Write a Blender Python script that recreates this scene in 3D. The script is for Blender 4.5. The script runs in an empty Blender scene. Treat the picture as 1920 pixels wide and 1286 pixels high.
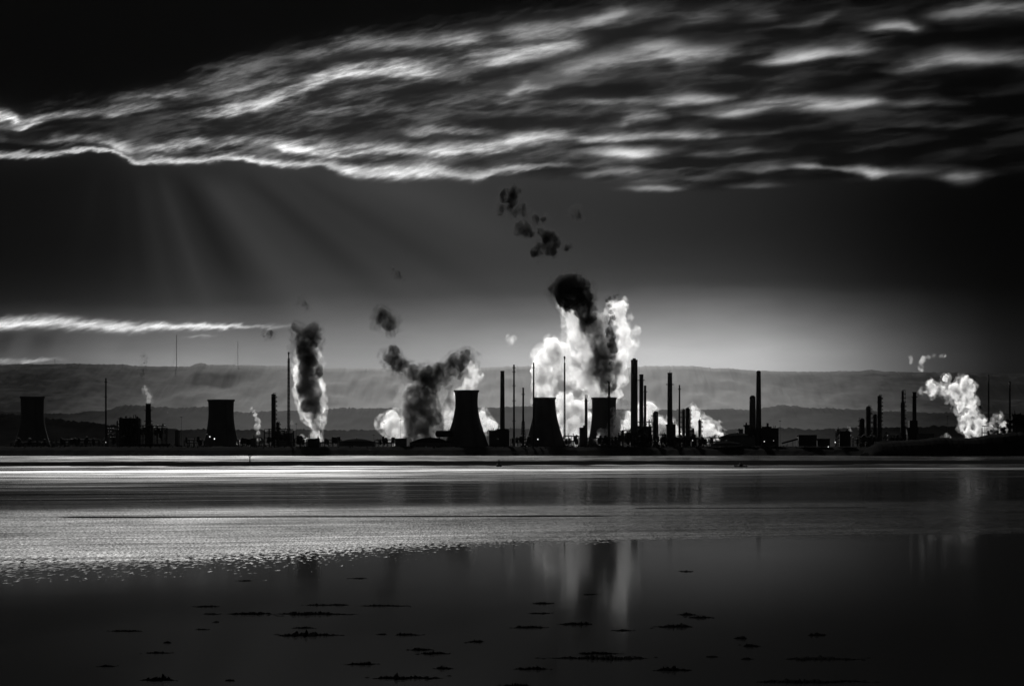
import bpy, bmesh, math, random
from mathutils import Vector, noise as mnoise

random.seed(11)
SC = bpy.context.scene
COL = SC.collection
F = 100.0 / 36.0 * 1920.0          # focal length in photo pixels
HOR = 843.0                        # photo row of the eye-level horizon
EYE = 8.0                          # camera height above the water
GZ = 13.0                          # level of the made ground the plant stands on
R = math.radians


def X(px, D): return (px - 960.0) / F * D
def Z(py, D): return EYE + (HOR - py) / F * D
def W(n, D): return n / F * D
def lin(s):
    s = s / 255.0
    return s / 12.92 if s <= 0.04045 else ((s + 0.055) / 1.055) ** 2.4


# ------------------------------------------------------------------ node expressions
class E:
    """A socket with arithmetic."""
    def __init__(self, nt, s): self.nt, self.s = nt, s
    def _m(self, op, *a, clamp=False):
        n = self.nt.nodes.new('ShaderNodeMath'); n.operation = op; n.use_clamp = clamp
        for i, v in enumerate((self,) + a):
            if isinstance(v, E): self.nt.links.new(v.s, n.inputs[i])
            else: n.inputs[i].default_value = v
        return E(self.nt, n.outputs[0])
    def __add__(s, o): return s._m('ADD', o)
    __radd__ = __add__
    def __sub__(s, o): return s._m('SUBTRACT', o)
    def __rsub__(s, o): return (s * -1.0) + o
    def __mul__(s, o): return s._m('MULTIPLY', o)
    __rmul__ = __mul__
    def __truediv__(s, o): return s._m('DIVIDE', o)
    def max(s, o): return s._m('MAXIMUM', o)
    def min(s, o): return s._m('MINIMUM', o)
    def pow(s, o): return s._m('POWER', o)
    def abs(s): return s._m('ABSOLUTE')
    def exp(s): return s._m('EXPONENT')
    def log10(s): return s._m('LOGARITHM', 10.0)
    def atan2(s, o): return s._m('ARCTAN2', o)
    def lt(s, o): return s._m('LESS_THAN', o)
    def step(s, a, b, lo=0.0, hi=1.0):
        n = s.nt.nodes.new('ShaderNodeMapRange'); n.interpolation_type = 'SMOOTHSTEP'
        s.nt.links.new(s.s, n.inputs[0])
        for i, v in zip((1, 2, 3, 4), (a, b, lo, hi)): n.inputs[i].default_value = v
        return E(s.nt, n.outputs[0])
    def mix(s, a, b):                   # a*(1-s)+b*s
        return (b - a) * s + a if isinstance(b, E) or isinstance(a, E) else s * (b - a) + a


def vec(nt, x, y, z=0.0):
    n = nt.nodes.new('ShaderNodeCombineXYZ')
    for i, v in enumerate((x, y, z)):
        if isinstance(v, E): nt.links.new(v.s, n.inputs[i])
        else: n.inputs[i].default_value = v
    return n.outputs[0]


def noise(nt, v, scale=1.0, detail=4.0, rough=0.55, dist=0.0):
    n = nt.nodes.new('ShaderNodeTexNoise')
    nt.links.new(v, n.inputs['Vector'])
    n.inputs['Scale'].default_value = scale; n.inputs['Detail'].default_value = detail
    n.inputs['Roughness'].default_value = rough; n.inputs['Distortion'].default_value = dist
    return E(nt, n.outputs[0])


def curve3(nt, t, lists):
    """Up to three curves of t (0..1); each list holds (t, value 0..1)."""
    n = nt.nodes.new('ShaderNodeRGBCurve')
    nt.links.new(vec(nt, t, t, t), n.inputs['Color'])
    m = n.mapping; m.use_clip = False
    for c, pts in zip(m.curves, lists):
        pts = sorted(pts)
        c.points[0].location = pts[0]; c.points[1].location = pts[-1]
        for p in pts[1:-1]: c.points.new(*p)
        for p in c.points: p.handle_type = 'AUTO_CLAMPED'
    m.update()
    s = nt.nodes.new('ShaderNodeSeparateColor')
    nt.links.new(n.outputs[0], s.inputs[0])
    return [E(nt, o) for o in s.outputs[:len(lists)]]


# ------------------------------------------------------------------ the sky
SUN_AZ, SUN_EL = R(-6.0), R(27.0)

def build_world():
    w = bpy.data.worlds.new('World'); SC.world = w; w.use_nodes = True
    nt = w.node_tree; nt.nodes.clear()
    out = nt.nodes.new('ShaderNodeOutputWorld'); bg = nt.nodes.new('ShaderNodeBackground')
    nt.links.new(bg.outputs[0], out.inputs[0])
    tc = nt.nodes.new('ShaderNodeTexCoord'); sp = nt.nodes.new('ShaderNodeSeparateXYZ')
    nt.links.new(tc.outputs['Generated'], sp.inputs[0])
    dx, dy, dz = [E(nt, o) for o in sp.outputs]
    fy = dy.max(0.05)
    # bearing and elevation of the sky, in steps of 1/F radian east of 'x=960' and above the horizon 'y=843'
    x0 = (dx / fy) * F + 960.0
    y0 = (dz / fy) * -F + HOR
    # wind-torn edges
    wv = vec(nt, x0 / 150.0, y0 / 42.0, 0.0)
    wa = noise(nt, wv, 1.0, 5, 0.6) - 0.5
    wb = noise(nt, vec(nt, x0 / 48.0 + y0 * 0.012, y0 / 17.0, 4.0), 1.0, 5, 0.62) - 0.5
    wc = noise(nt, vec(nt, x0 / 90.0, y0 / 60.0, 9.0), 1.0, 3, 0.5) - 0.5
    calm = x0.step(700, 1500, 1.0, 0.30)
    wf = noise(nt, vec(nt, x0 / 44.0 - y0 / 120.0, (y0 + x0 * 0.42) / 11.0, 14.0), 1.0, 5, 0.62) - 0.5
    feather = x0.step(800, 1300, 1.0, 0.30)
    xx = x0 + (wc * 70.0 + wb * 30.0) * calm
    yy = y0 + (wa * 17.0 + wb * 9.0) * calm + wf * feather * 19.0
    tt = (x0 + 480.0) / 2880.0
    tw = (xx + 480.0) / 2880.0
    T = lambda px: (px + 480.0) / 2880.0

    # ---- the clear strip and the grey sheet under the clouds
    hx, sheet, shift = curve3(nt, tt, [
        [(T(-480), .10), (T(0), .20), (T(120), .30), (T(260), .52), (T(420), .60), (T(620), .56), (T(800), .68), (T(1000), .86), (T(1200), .96), (T(1340), .93),
         (T(1480), .68), (T(1600), .38), (T(1700), .17), (T(1800), .06), (T(1920), .015), (T(2400), .02)],
        [(T(-480), .02), (T(0), .04), (T(120), .06), (T(260), .24), (T(420), .58), (T(620), .92), (T(800), 1.0), (T(1000), .94), (T(1200), .68), (T(1340), .46),
         (T(1480), .25), (T(1600), .10), (T(1700), .03), (T(1920), .0), (T(2400), .01)],
        [(T(-480), .1), (T(0), .12), (T(480), .15), (T(620), .42), (T(900), .42), (T(1150), .62), (T(1300), .74), (T(1500), .66), (T(1920), .6), (T(2400), .6)]])
    yg = y0 + shift * 60.0 - 24.0 + wa * 18.0
    vg, vs = curve3(nt, yg / 800.0, [
        [(0, .010), (.5, .010), (540/800, .035), (565/800, .10), (590/800, .21), (612/800, .34), (640/800, .56), (665/800, .78), (690/800, .95), (720/800, 1.0), (1, .9)],
        [(0, .8), (330/800, .8), (420/800, .72), (500/800, .8), (560/800, 1.0), (600/800, .9), (650/800, .4), (700/800, 0), (1, 0)]])
    soft = noise(nt, vec(nt, x0 / 260.0, y0 / 60.0, 2.0), 1.0, 4, 0.5)
    base = vg * hx * (soft * 0.35 + 0.83) * 0.60 + vs * sheet * 0.036

    # ---- sun beams under the cloud edge, fanning out from the hidden sun
    ax, ay = x0 - 225.0, y0 - 120.0
    th = ax.atan2(ay)
    beam = noise(nt, vec(nt, th * 3.4, 5.1, 0.0), 1.0, 2, 0.45).step(0.38, 0.66)
    bm = y0.step(310, 370) * y0.step(660, 480) * x0.step(120, 440) * x0.step(1200, 820)
    beam2 = noise(nt, vec(nt, x0 / 60.0 + y0 / 160.0, 1.7, 0.0), 1.0, 1, 0.4).step(0.4, 0.7) * y0.step(610, 640) * y0.step(690, 650) * x0.step(420, 100)
    base = base + (beam - 0.30) * bm * 0.028 - beam2 * 0.03

    # ---- broken cloud above the edge
    up, lo, fi = curve3(nt, tt, [
        [(T(-480), .56), (T(0), .52), (T(180), .49), (T(300), .42), (T(400), .33), (T(560), .25), (T(700), .18), (T(900), .10), (T(1100), .03), (T(1250), .0), (T(2400), .0)],
        [(T(-480), .76), (T(0), .745), (T(120), .735), (T(190), .71), (T(240), .76), (T(300), .77), (T(440), .755), (T(540), .79), (T(600), .79), (T(690), .84), (T(840), .84), (T(960), .84), (T(1150), .86),
         (T(1280), .90), (T(1500), .86), (T(1700), .85), (T(1920), .85), (T(2400), .85)],
        [(T(-480), .4), (T(0), .42), (T(200), .7), (T(500), .9), (T(900), .8), (T(1100), .6), (T(1300), .38), (T(1500), .24), (T(1700), .17), (T(1800), .13), (T(1920), .10), (T(2400), .05)]])
    inu = (yy + wf * feather * 60.0 - up * 400.0).step(-30.0, 46.0)
    inl = (yy - lo * 400.0).step(5.0, -16.0)
    # tilted streaks
    su = x0 * 0.985 + y0 * 0.18
    sv = y0 + x0 * 0.115
    st = noise(nt, vec(nt, su / 190.0 + wb * 0.2, sv / 36.0 + wa * 0.5, 1.0), 1.0, 4, 0.5)
    st2 = noise(nt, vec(nt, su / 70.0, sv / 13.0, 6.0), 1.0, 5, 0.6)
    tf = noise(nt, vec(nt, (x0 - y0 * 0.3) / 52.0, (y0 + x0 * 0.26) / 9.0 + wa * 1.2, 21.0), 1.0, 5, 0.62)
    fq = x0.step(500, 1300, 0.42, 0.12)
    fld = (st * (1.0 - fq) + tf * fq).step(0.40, 0.68).pow(1.4)
    bank = noise(nt, vec(nt, su / 420.0, sv / 62.0 + wa * 0.4, 31.0), 1.0, 3, 0.5).step(0.36, 0.60)
    field = inu * inl * fi * (fld * 0.17 + 0.006) * (bank * 1.0 + 0.22)
    base = base * (1.0 - inl * inu * 0.75) * ((yy - up * 400.0).step(-6.0, 24.0) )

    # ---- bright streaks: (row, half thickness, brightness) along the bearing
    f1 = x0.step(500, 1300, 0.5, 0.12)
    TX0 = (tf * f1 + st * (1.0 - f1)).step(0.36, 0.62).pow(1.2)
    TX = TX0 * x0.step(900, 1400, 1.35, 1.15) + x0.step(900, 1400, 0.22, 0.20)
    TX = TX * (bank * 0.5 + 0.66)
    TXs = TX0 * 0.7 + 0.55
    def band(pts, sharp=2.0, TX=TX):
        nonlocal field
        a, b, c = [], [], []
        for p in pts:
            px, py, th_, br = p
            a.append((T(px), py / 720.0)); b.append((T(px), th_ / 40.0)); c.append((T(px), lin(br)))
        for l in (a, b, c):
            l.insert(0, (0.0, l[0][1])); l.append((1.0, l[-1][1]))
        c[0] = (0.0, 0.0); c[-1] = (1.0, 0.0)
        Yb, Th, I = curve3(nt, tw, [a, b, c])
        d = yy - Yb * 720.0
        k = d.lt(0.0) * (sharp - 1.0) + 1.0
        q = d / (Th * 40.0 * k)
        field = field + I * (q * q * -1.0).exp() * TX
    # each rag of lit cloud is one stroke; strokes that do not meet share a curve node
    RIM = [  # lower rim, crisp
        [(-60, 292, 4, 215), (60, 292, 4, 205), (120, 285, 3, 190), (190, 280, 3, 190), (232, 291, 3.5, 160), (252, 302, 4, 190), (300, 301, 4, 200), (360, 305, 5, 215), (440, 297, 4, 225),
         (500, 307, 5, 240), (540, 311, 5, 220), (600, 308, 5, 225), (645, 318, 8, 235), (690, 325, 8, 245), (760, 324, 9, 245), (820, 321, 8, 225), (850, 329, 7, 165), (880, 332, 7, 200), (905, 329, 7, 205),
         (930, 321, 6, 180), (980, 317, 5, 180), (1012, 312, 4, 150), (1050, 309, 4, 110)],
        [(1090, 330, 5, 90), (1140, 323, 5, 155), (1175, 320, 5, 150), (1205, 318, 4, 70)],
        [(1412, 321, 4, 80), (1430, 320, 5, 100), (1455, 316, 4, 85)],
        [(1500, 313, 4, 125), (1525, 313, 4, 145), (1550, 315, 3, 95), (1580, 318, 4, 130), (1615, 320, 6, 185), (1635, 326, 7, 200), (1660, 325, 5, 130), (1700, 322, 5, 70), (1745, 322, 4, 40)],
        [(1775, 333, 7, 90), (1805, 333, 9, 140), (1835, 330, 8, 110), (1855, 328, 6, 60)],
        [(1185, 354, 4, 80), (1225, 354, 4, 130), (1270, 355, 3, 80)],
        [(1300, 336, 4, 50), (1330, 335, 5, 65), (1360, 334, 4, 40)], [(1385, 350, 4, 60), (1420, 349, 4, 70), (1450, 348, 4, 40)],
    ]
    STROKES = [
        # second row
        [(-40, 262, 4, 60), (40, 268, 4, 90), (120, 264, 5, 140), (190, 262, 5, 150), (225, 274, 8, 170), (270, 282, 6, 130), (320, 276, 6, 190), (360, 268, 6, 165), (400, 272, 6, 175), (450, 264, 6, 130),
         (510, 268, 6, 110), (560, 281, 8, 215), (620, 286, 8, 215), (690, 283, 8, 205), (780, 282, 6, 190), (830, 288, 8, 190), (880, 283, 7, 185), (930, 279, 7, 205), (965, 268, 9, 205), (1010, 262, 9, 190), (1060, 256, 7, 150)],
        [(1090, 264, 5, 120), (1130, 263, 5, 170), (1190, 259, 5, 160), (1250, 257, 5, 180), (1320, 255, 5, 190), (1360, 252, 4, 120), (1450, 248, 4, 70), (1540, 241, 4, 45)],
        [(1120, 287, 5, 110), (1150, 287, 6, 175), (1190, 290, 6, 195), (1230, 287, 6, 150), (1280, 281, 5, 60)], [(1320, 292, 5, 90), (1370, 289, 5, 110), (1420, 284, 4, 60)],
        # third row
        [(-40, 218, 6, 225), (15, 221, 6, 235), (34, 226, 5, 150)], [(28, 240, 4, 150), (60, 233, 5, 215), (100, 222, 5, 170), (150, 216, 5, 140), (215, 213, 6, 165), (250, 207, 6, 150), (290, 198, 6, 120)],
        [(390, 217, 6, 120), (420, 211, 7, 175), (480, 199, 8, 170), (540, 180, 9, 170), (600, 157, 9, 175), (640, 138, 9, 190), (690, 138, 9, 190), (740, 134, 9, 200), (800, 138, 9, 190), (860, 140, 10, 175), (900, 122, 12, 160), (960, 106, 13, 165), (1030, 92, 12, 170), (1080, 82, 10, 150), (1110, 76, 8, 80)],
        [(1060, 128, 8, 110), (1120, 118, 10, 150), (1180, 112, 13, 165), (1240, 101, 15, 180), (1290, 112, 14, 165), (1345, 108, 9, 140), (1380, 102, 6, 60)],
        [(1430, 119, 5, 110), (1470, 113, 7, 145), (1520, 106, 7, 160), (1560, 101, 6, 140), (1610, 95, 7, 115), (1640, 91, 5, 60)],
        [(1660, 133, 5, 80), (1720, 122, 9, 140), (1790, 110, 9, 170), (1860, 112, 8, 150), (1960, 112, 9, 150)],
        # fourth row and the feathered top edge
        [(225, 188, 5, 70), (260, 182, 6, 130), (295, 179, 6, 170), (345, 177, 6, 150)], [(410, 178, 6, 100), (460, 166, 7, 115), (520, 150, 7, 90)],
        [(580, 104, 8, 90), (660, 84, 9, 130), (740, 82, 9, 135), (800, 80, 9, 110), (860, 82, 10, 150), (900, 76, 9, 110)], [(940, 62, 9, 90), (1000, 66, 10, 115), (1060, 60, 9, 110), (1110, 44, 8, 120), (1150, 28, 8, 115), (1180, 20, 6, 50)],
        [(1240, 57, 6, 80), (1290, 43, 7, 105), (1345, 37, 7, 90)], [(1390, 40, 5, 60), (1440, 36, 6, 105), (1465, 35, 4, 50)], [(1478, 50, 5, 60), (1530, 46, 7, 80), (1560, 30, 7, 60), (1590, 16, 6, 45)],
        [(1625, 56, 5, 70), (1655, 53, 6, 140), (1690, 50, 6, 150), (1722, 57, 5, 90)], [(1750, 30, 7, 80), (1800, 24, 9, 140), (1850, 17, 10, 160), (1960, 20, 9, 150)],
        # thin streaks in the middle of the deck
        [(360, 162, 8, 60), (430, 145, 10, 100), (500, 118, 11, 90), (560, 110, 12, 70)], [(770, 249, 5, 110), (850, 246, 5, 155), (905, 248, 5, 130), (930, 247, 4, 60)],
        [(950, 177, 6, 70), (985, 167, 7, 145), (1015, 164, 6, 110), (1060, 156, 6, 60)], [(1060, 193, 5, 70), (1150, 190, 5, 110), (1200, 188, 5, 70)], [(920, 191, 5, 60), (970, 189, 5, 95), (1010, 191, 5, 60)],
        [(1160, 235, 5, 80), (1185, 225, 6, 150), (1220, 221, 6, 160)], [(1240, 196, 5, 110), (1290, 190, 6, 145), (1340, 186, 5, 110), (1370, 184, 4, 60)],
        [(1315, 213, 5, 100), (1360, 214, 7, 165), (1400, 210, 8, 190), (1440, 200, 9, 195), (1500, 196, 9, 185), (1560, 198, 8, 180), (1610, 195, 6, 175), (1650, 191, 5, 90)], [(1690, 198, 5, 60), (1750, 194, 5, 95), (1800, 196, 5, 50)],
        [(560, 209, 6, 50), (640, 210, 6, 75), (730, 205, 5, 60)], [(1690, 236, 4, 30), (1750, 235, 4, 45), (1800, 236, 4, 25)],
    ]
    def pack(strokes):
        lanes = []
        for st_ in sorted(strokes, key=lambda q: q[0][0]):
            w0, w1 = st_[0][0], st_[-1][0]
            full = [(w0 - 52, st_[0][1], st_[0][2] * .6, 0)] + st_ + [(w1 + 52, st_[-1][1], st_[-1][2] * .6, 0)]
            for l in lanes:
                if l[-1][0] + 16 < w0 - 52: l += full; break
            else: lanes.append(full)
        return lanes
    for lane in pack(RIM): band(lane, 1.3, TXs)
    for lane in pack(STROKES): band(lane, 1.6)
    # low strip of light over the left horizon
    band([(-60, 611, 6, 225), (30, 607, 8, 235), (90, 605, 8, 240), (160, 608, 8, 240), (230, 612, 7, 245), (300, 613, 6, 240), (360, 614, 5, 225), (420, 613, 4, 220), (440, 610, 4, 210), (480, 611, 3, 150), (540, 608, 3, 90), (600, 606, 3, 0)], 1.0, TXs)
    band([(-60, 678, 3.5, 210), (20, 677, 4, 195), (80, 675, 3, 120), (130, 672, 3, 0)], 1.0)
    band([(340, 634, 2, 0), (375, 632, 2.5, 110), (410, 631, 2, 0)], 1.0)
    field = field * x0.step(1960, 1500, 0.55, 1.0)
    sky = (base + field).max(0.0)

    # ---- the rest of the sky, above and behind
    ns = nt.nodes.new('ShaderNodeTexSky'); ns.sky_type = 'NISHITA'; ns.sun_disc = False
    ns.sun_elevation = SUN_EL; ns.sun_rotation = SUN_AZ; ns.dust_density = 2.0
    bw = nt.nodes.new('ShaderNodeRGBToBW'); nt.links.new(ns.outputs[0], bw.inputs[0])
    ov = noise(nt, tc.outputs['Generated'], 5.0, 5, 0.6).step(0.35, 0.75, 0.25, 1.0)
    rest = E(nt, bw.outputs[0]) * 0.03 * ov
    away = (dy.step(0.75, 0.93, 1.0, 0.0)).max(y0.step(-60, -500))
    total = away.mix(sky, rest)
    n = nt.nodes.new('ShaderNodeCombineColor')
    for i in range(3): nt.links.new(total.s, n.inputs[i])
    nt.links.new(n.outputs[0], bg.inputs[0]); bg.inputs[1].default_value = 1.0
    w.cycles.sampling_method = 'MANUAL'; w.cycles.sample_map_resolution = 2048
build_world()

sl = bpy.data.lights.new('sun', 'SUN'); sl.energy = 5.0; sl.angle = R(0.5); sl.color = (1.0, 0.99, 0.97)
so = bpy.data.objects.new('sun', sl); COL.objects.link(so)
sd = Vector((math.sin(SUN_AZ) * math.cos(SUN_EL), math.cos(SUN_AZ) * math.cos(SUN_EL), math.sin(SUN_EL)))
so.rotation_euler = (-sd).to_track_quat('-Z', 'Y').to_euler()
so.location = (-600, 3000, 1500)


# ------------------------------------------------------------------ materials
def mat(name, col, rough=0.8, var=0.35, scale=0.15, metal=0.0, spec=0.1):
    m = bpy.data.materials.new(name); m.use_nodes = True; nt = m.node_tree
    b = nt.nodes['Principled BSDF']
    tc = nt.nodes.new('ShaderNodeTexCoord')
    k = noise(nt, tc.outputs['Object'], scale, 6, 0.6) * (2.0 * var) + (1.0 - var)
    v = k * col
    n = nt.nodes.new('ShaderNodeCombineColor')
    for i in range(3): nt.links.new(v.s, n.inputs[i])
    nt.links.new(n.outputs[0], b.inputs['Base Color'])
    b.inputs['Roughness'].default_value = rough; b.inputs['Metallic'].default_value = metal
    b.inputs['Specular IOR Level'].default_value = spec
    return m
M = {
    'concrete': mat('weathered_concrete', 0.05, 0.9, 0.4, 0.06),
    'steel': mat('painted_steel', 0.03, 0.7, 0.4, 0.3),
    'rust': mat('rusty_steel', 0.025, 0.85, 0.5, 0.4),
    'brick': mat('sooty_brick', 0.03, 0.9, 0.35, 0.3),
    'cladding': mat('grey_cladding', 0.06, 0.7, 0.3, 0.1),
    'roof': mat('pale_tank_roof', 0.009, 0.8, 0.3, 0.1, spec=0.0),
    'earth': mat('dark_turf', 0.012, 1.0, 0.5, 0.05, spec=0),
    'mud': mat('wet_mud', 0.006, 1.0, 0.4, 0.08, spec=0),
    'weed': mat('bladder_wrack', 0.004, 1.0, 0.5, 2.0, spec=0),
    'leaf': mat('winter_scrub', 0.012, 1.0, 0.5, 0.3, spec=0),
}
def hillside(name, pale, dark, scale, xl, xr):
    """Horizon glow painted in: pale middle of the range, shaded dark towards both ends."""
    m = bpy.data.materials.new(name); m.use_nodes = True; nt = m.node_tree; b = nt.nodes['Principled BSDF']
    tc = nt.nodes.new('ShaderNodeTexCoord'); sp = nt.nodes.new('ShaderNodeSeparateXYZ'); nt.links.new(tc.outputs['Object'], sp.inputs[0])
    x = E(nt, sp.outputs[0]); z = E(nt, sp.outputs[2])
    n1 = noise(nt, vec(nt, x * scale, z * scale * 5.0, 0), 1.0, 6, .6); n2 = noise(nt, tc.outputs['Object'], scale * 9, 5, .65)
    k = x.step(xl[0], xl[1]) * x.step(xr[1], xr[0]) + (n1 - .5) * .30 + (n2 - .5) * .26  # pale centre and dark ends paint the glow; the noise is random tone
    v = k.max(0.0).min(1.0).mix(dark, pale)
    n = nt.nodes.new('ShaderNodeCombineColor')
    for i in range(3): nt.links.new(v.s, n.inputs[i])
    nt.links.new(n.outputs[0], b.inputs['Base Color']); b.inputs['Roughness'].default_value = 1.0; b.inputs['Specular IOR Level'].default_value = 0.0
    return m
M['hill'] = hillside('glow_tinted_hillside', .52, .02, .0006, (-7000, -300), (1500, 6400))  # hazy glow and darker flanks put into the base colour
M['ridge'] = hillside('wooded_hillside', .13, .012, .0025, (-2400, -900), (1000, 2300))  # woods, with the same central glow painted into their tone
def emit(name, s):
    m = bpy.data.materials.new(name); m.use_nodes = True; nt = m.node_tree
    b = nt.nodes['Principled BSDF']; b.inputs['Base Color'].default_value = (.8, .8, .8, 1)
    b.inputs['Emission Color'].default_value = (1, 1, 1, 1); b.inputs['Emission Strength'].default_value = s
    return m
M['lamp'] = emit('lit_lamp', 1.6)
M['lamp_soft'] = emit('lit_lamp_dim', 0.5)


# ------------------------------------------------------------------ mesh helpers
class MB:
    def __init__(s): s.v, s.f = [], []
    def add(s, vs, fs):
        b = len(s.v); s.v += [tuple(v) for v in vs]; s.f += [tuple(b + i for i in f) for f in fs]; return s
    def box(s, x0, x1, y0, y1, z0, z1):
        return s.add([(x, y, z) for z in (z0, z1) for (x, y) in ((x0, y0), (x1, y0), (x1, y1), (x0, y1))],
                     [(3, 2, 1, 0), (4, 5, 6, 7), (0, 1, 5, 4), (1, 2, 6, 5), (2, 3, 7, 6), (3, 0, 4, 7)])
    def lathe(s, prof, n=24, cx=0, cy=0, cap=True):
        vs, fs = [], []
        for r, z in prof:
            for k in range(n):
                a = 2 * math.pi * k / n; vs.append((cx + r * math.cos(a), cy + r * math.sin(a), z))
        for i in range(len(prof) - 1):
            for k in range(n):
                k2 = (k + 1) % n; fs.append((i * n + k, i * n + k2, (i + 1) * n + k2, (i + 1) * n + k))
        if cap:
            fs.append(tuple(range(n - 1, -1, -1))); fs.append(tuple((len(prof) - 1) * n + k for k in range(n)))
        return s.add(vs, fs)
    def tube(s, p0, p1, r, n=6, r1=None):
        p0, p1 = Vector(p0), Vector(p1); d = (p1 - p0).normalized()
        a = d.cross(Vector((0, 0, 1)) if abs(d.z) < .9 else Vector((1, 0, 0))).normalized(); b = d.cross(a)
        r1 = r if r1 is None else r1; vs = []
        for p, rr in ((p0, r), (p1, r1)):
            for k in range(n):
                t = 2 * math.pi * k / n; vs.append(p + (a * math.cos(t) + b * math.sin(t)) * rr)
        fs = [(k, (k + 1) % n, n + (k + 1) % n, n + k) for k in range(n)]
        fs += [tuple(range(n - 1, -1, -1)), tuple(range(n, 2 * n))]
        return s.add(vs, fs)
    def build(s, name, m, parent=None, smooth=False):
        me = bpy.data.meshes.new(name); me.from_pydata(s.v, [], s.f); me.validate(); me.update()
        bm = bmesh.new(); bm.from_mesh(me); bmesh.ops.recalc_face_normals(bm, faces=bm.faces); bm.to_mesh(me); bm.free()
        if smooth:
            for p in me.polygons: p.use_smooth = True
        o = bpy.data.objects.new(name, me); COL.objects.link(o)
        me.materials.append(M[m] if isinstance(m, str) else m)
        if parent is not None: o.parent = parent
        return o
def tag(o, label, cat, group=None, kind=None):
    o['label'] = label
    if cat: o['category'] = cat
    if group: o['group'] = group
    if kind: o['kind'] = kind
    return o
def thing(name, label, cat, x, y, z=GZ, group=None):
    o = bpy.data.objects.new(name, None); COL.objects.link(o); o.location = (x, y, z); o.empty_display_size = 5
    return tag(o, label, cat, group)
def structure(o): o['kind'] = 'structure'; return o
def fbm(x, y, z=0.0, o=4):
    return mnoise.fractal(Vector((x, y, z)), 1.0, 2.0, o)


# ------------------------------------------------------------------ the setting
def interp(pts, x):
    if x <= pts[0][0]: return pts[0][1]
    for (a, b), (c, d) in zip(pts, pts[1:]):
        if x <= c:
            t = (x - a) / (c - a); t = t * t * (3 - 2 * t); return b + (d - b) * t
    return pts[-1][1]

def ridge(name, D, prof, m, back, rough, fine, seed, trees=0.0):
    """A range of hills at distance D with the skyline prof (photo columns and rows), a long front slope and a back slope."""
    mb = MB(); cols = 2000; rows = 26
    px0, px1 = -700, 2620
    for i in range(cols):
        px = px0 + (px1 - px0) * i / (cols - 1)
        h0 = Z(interp(prof, px), D); h = h0 + W(rough, D) * fbm(px / 60.0, seed) + W(fine, D) * fbm(px / 9.0, seed + 5.0)
        if trees: h += W(trees, D) * max(0.0, fbm(px / 4.0, seed + 9.0, 0, 5)) * (0.4 + max(0, fbm(px / 45.0, seed + 2)))
        for j in range(rows):
            t = j / (rows - 2)
            if j == rows - 1: y, z = D + back, GZ
            else:
                y = D - back * (1 - t) * 0.8
                k = max(0.0, (t - .86) / .14)
                z = GZ + (h0 + (h - h0) * k - GZ) * (t ** 1.35) + (1 - k) * t * (h0 - GZ) * (.06 * fbm(px / 130.0, t * 7.0, seed) + .05 * fbm(px / 40.0 + t * 3, t * 16.0, seed + 4))
            mb.v.append((X(px, D), y, z))
    for i in range(cols - 1):
        for j in range(rows - 1):
            a = i * rows + j; mb.f.append((a, a + rows, a + rows + 1, a + 1))
    return structure(mb.build(name, m, smooth=True))
HILL_FAR = [(-700, 690), (0, 684), (100, 682), (200, 683), (300, 687), (352, 687), (375, 681), (392, 684), (450, 684), (520, 686), (600, 690), (760, 691), (870, 691), (940, 687), (1030, 686), (1150, 690), (1210, 687), (1280, 686), (1350, 690), (1420, 695),
            (1520, 697), (1610, 696), (1633, 693), (1660, 697), (1760, 698), (1920, 700), (2600, 704)]
HILL_MID = [(-700, 770), (0, 772), (110, 776), (190, 770), (235, 760), (300, 763), (380, 763), (430, 770), (490, 773), (560, 769), (680, 765), (830, 766), (950, 762), (1020, 763), (1100, 766), (1250, 768), (1400, 767), (1470, 761), (1530, 764), (1600, 768), (1760, 774), (2600, 780)]
HILL_NEAR = [(-700, 778), (0, 777), (90, 784), (150, 790), (230, 800), (400, 806), (600, 806), (900, 803), (1200, 806), (1500, 804), (1760, 800), (1920, 796), (2600, 790)]
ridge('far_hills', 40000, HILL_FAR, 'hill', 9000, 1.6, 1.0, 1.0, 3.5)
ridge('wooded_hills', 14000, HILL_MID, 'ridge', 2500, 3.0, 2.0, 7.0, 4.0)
M['low_ridge'] = hillside('low_wooded_hillside', .055, .004, .004, (-1000, -200), (500, 1000))  # glow and side shade painted into this range too
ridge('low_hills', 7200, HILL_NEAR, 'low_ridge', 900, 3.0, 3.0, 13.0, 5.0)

# made ground behind the sea wall, out to the foot of the hills
g = MB()
NS = 420
rowsY = [0, 6, 16, 30, 60, 140, 500, 2500, 42000]
for i in range(NS):
    px = -900 + 3720 * i / (NS - 1)
    D0 = 3720 + (px / 1920.0) * 260 + 14 * fbm(px / 70.0, 3.0)
    for j, dy_ in enumerate(rowsY):
        z = [-0.6, 0.4, 3.2, 7.5, 11.0, 12.6, GZ - .1, GZ - .1, GZ - .1][j]
        if 1 < j < 6: z += 0.8 * fbm(px / 9.0, j * 3.1) + 0.4 * fbm(px / 2.5, j)
        g.v.append((X(px, D0) * (1 + dy_ / D0), D0 + dy_, z))
for i in range(NS - 1):
    for j in range(len(rowsY) - 1):
        a = i * len(rowsY) + j; g.f.append((a, a + len(rowsY), a + len(rowsY) + 1, a + 1))
structure(g.build('ground', 'earth'))

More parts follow.
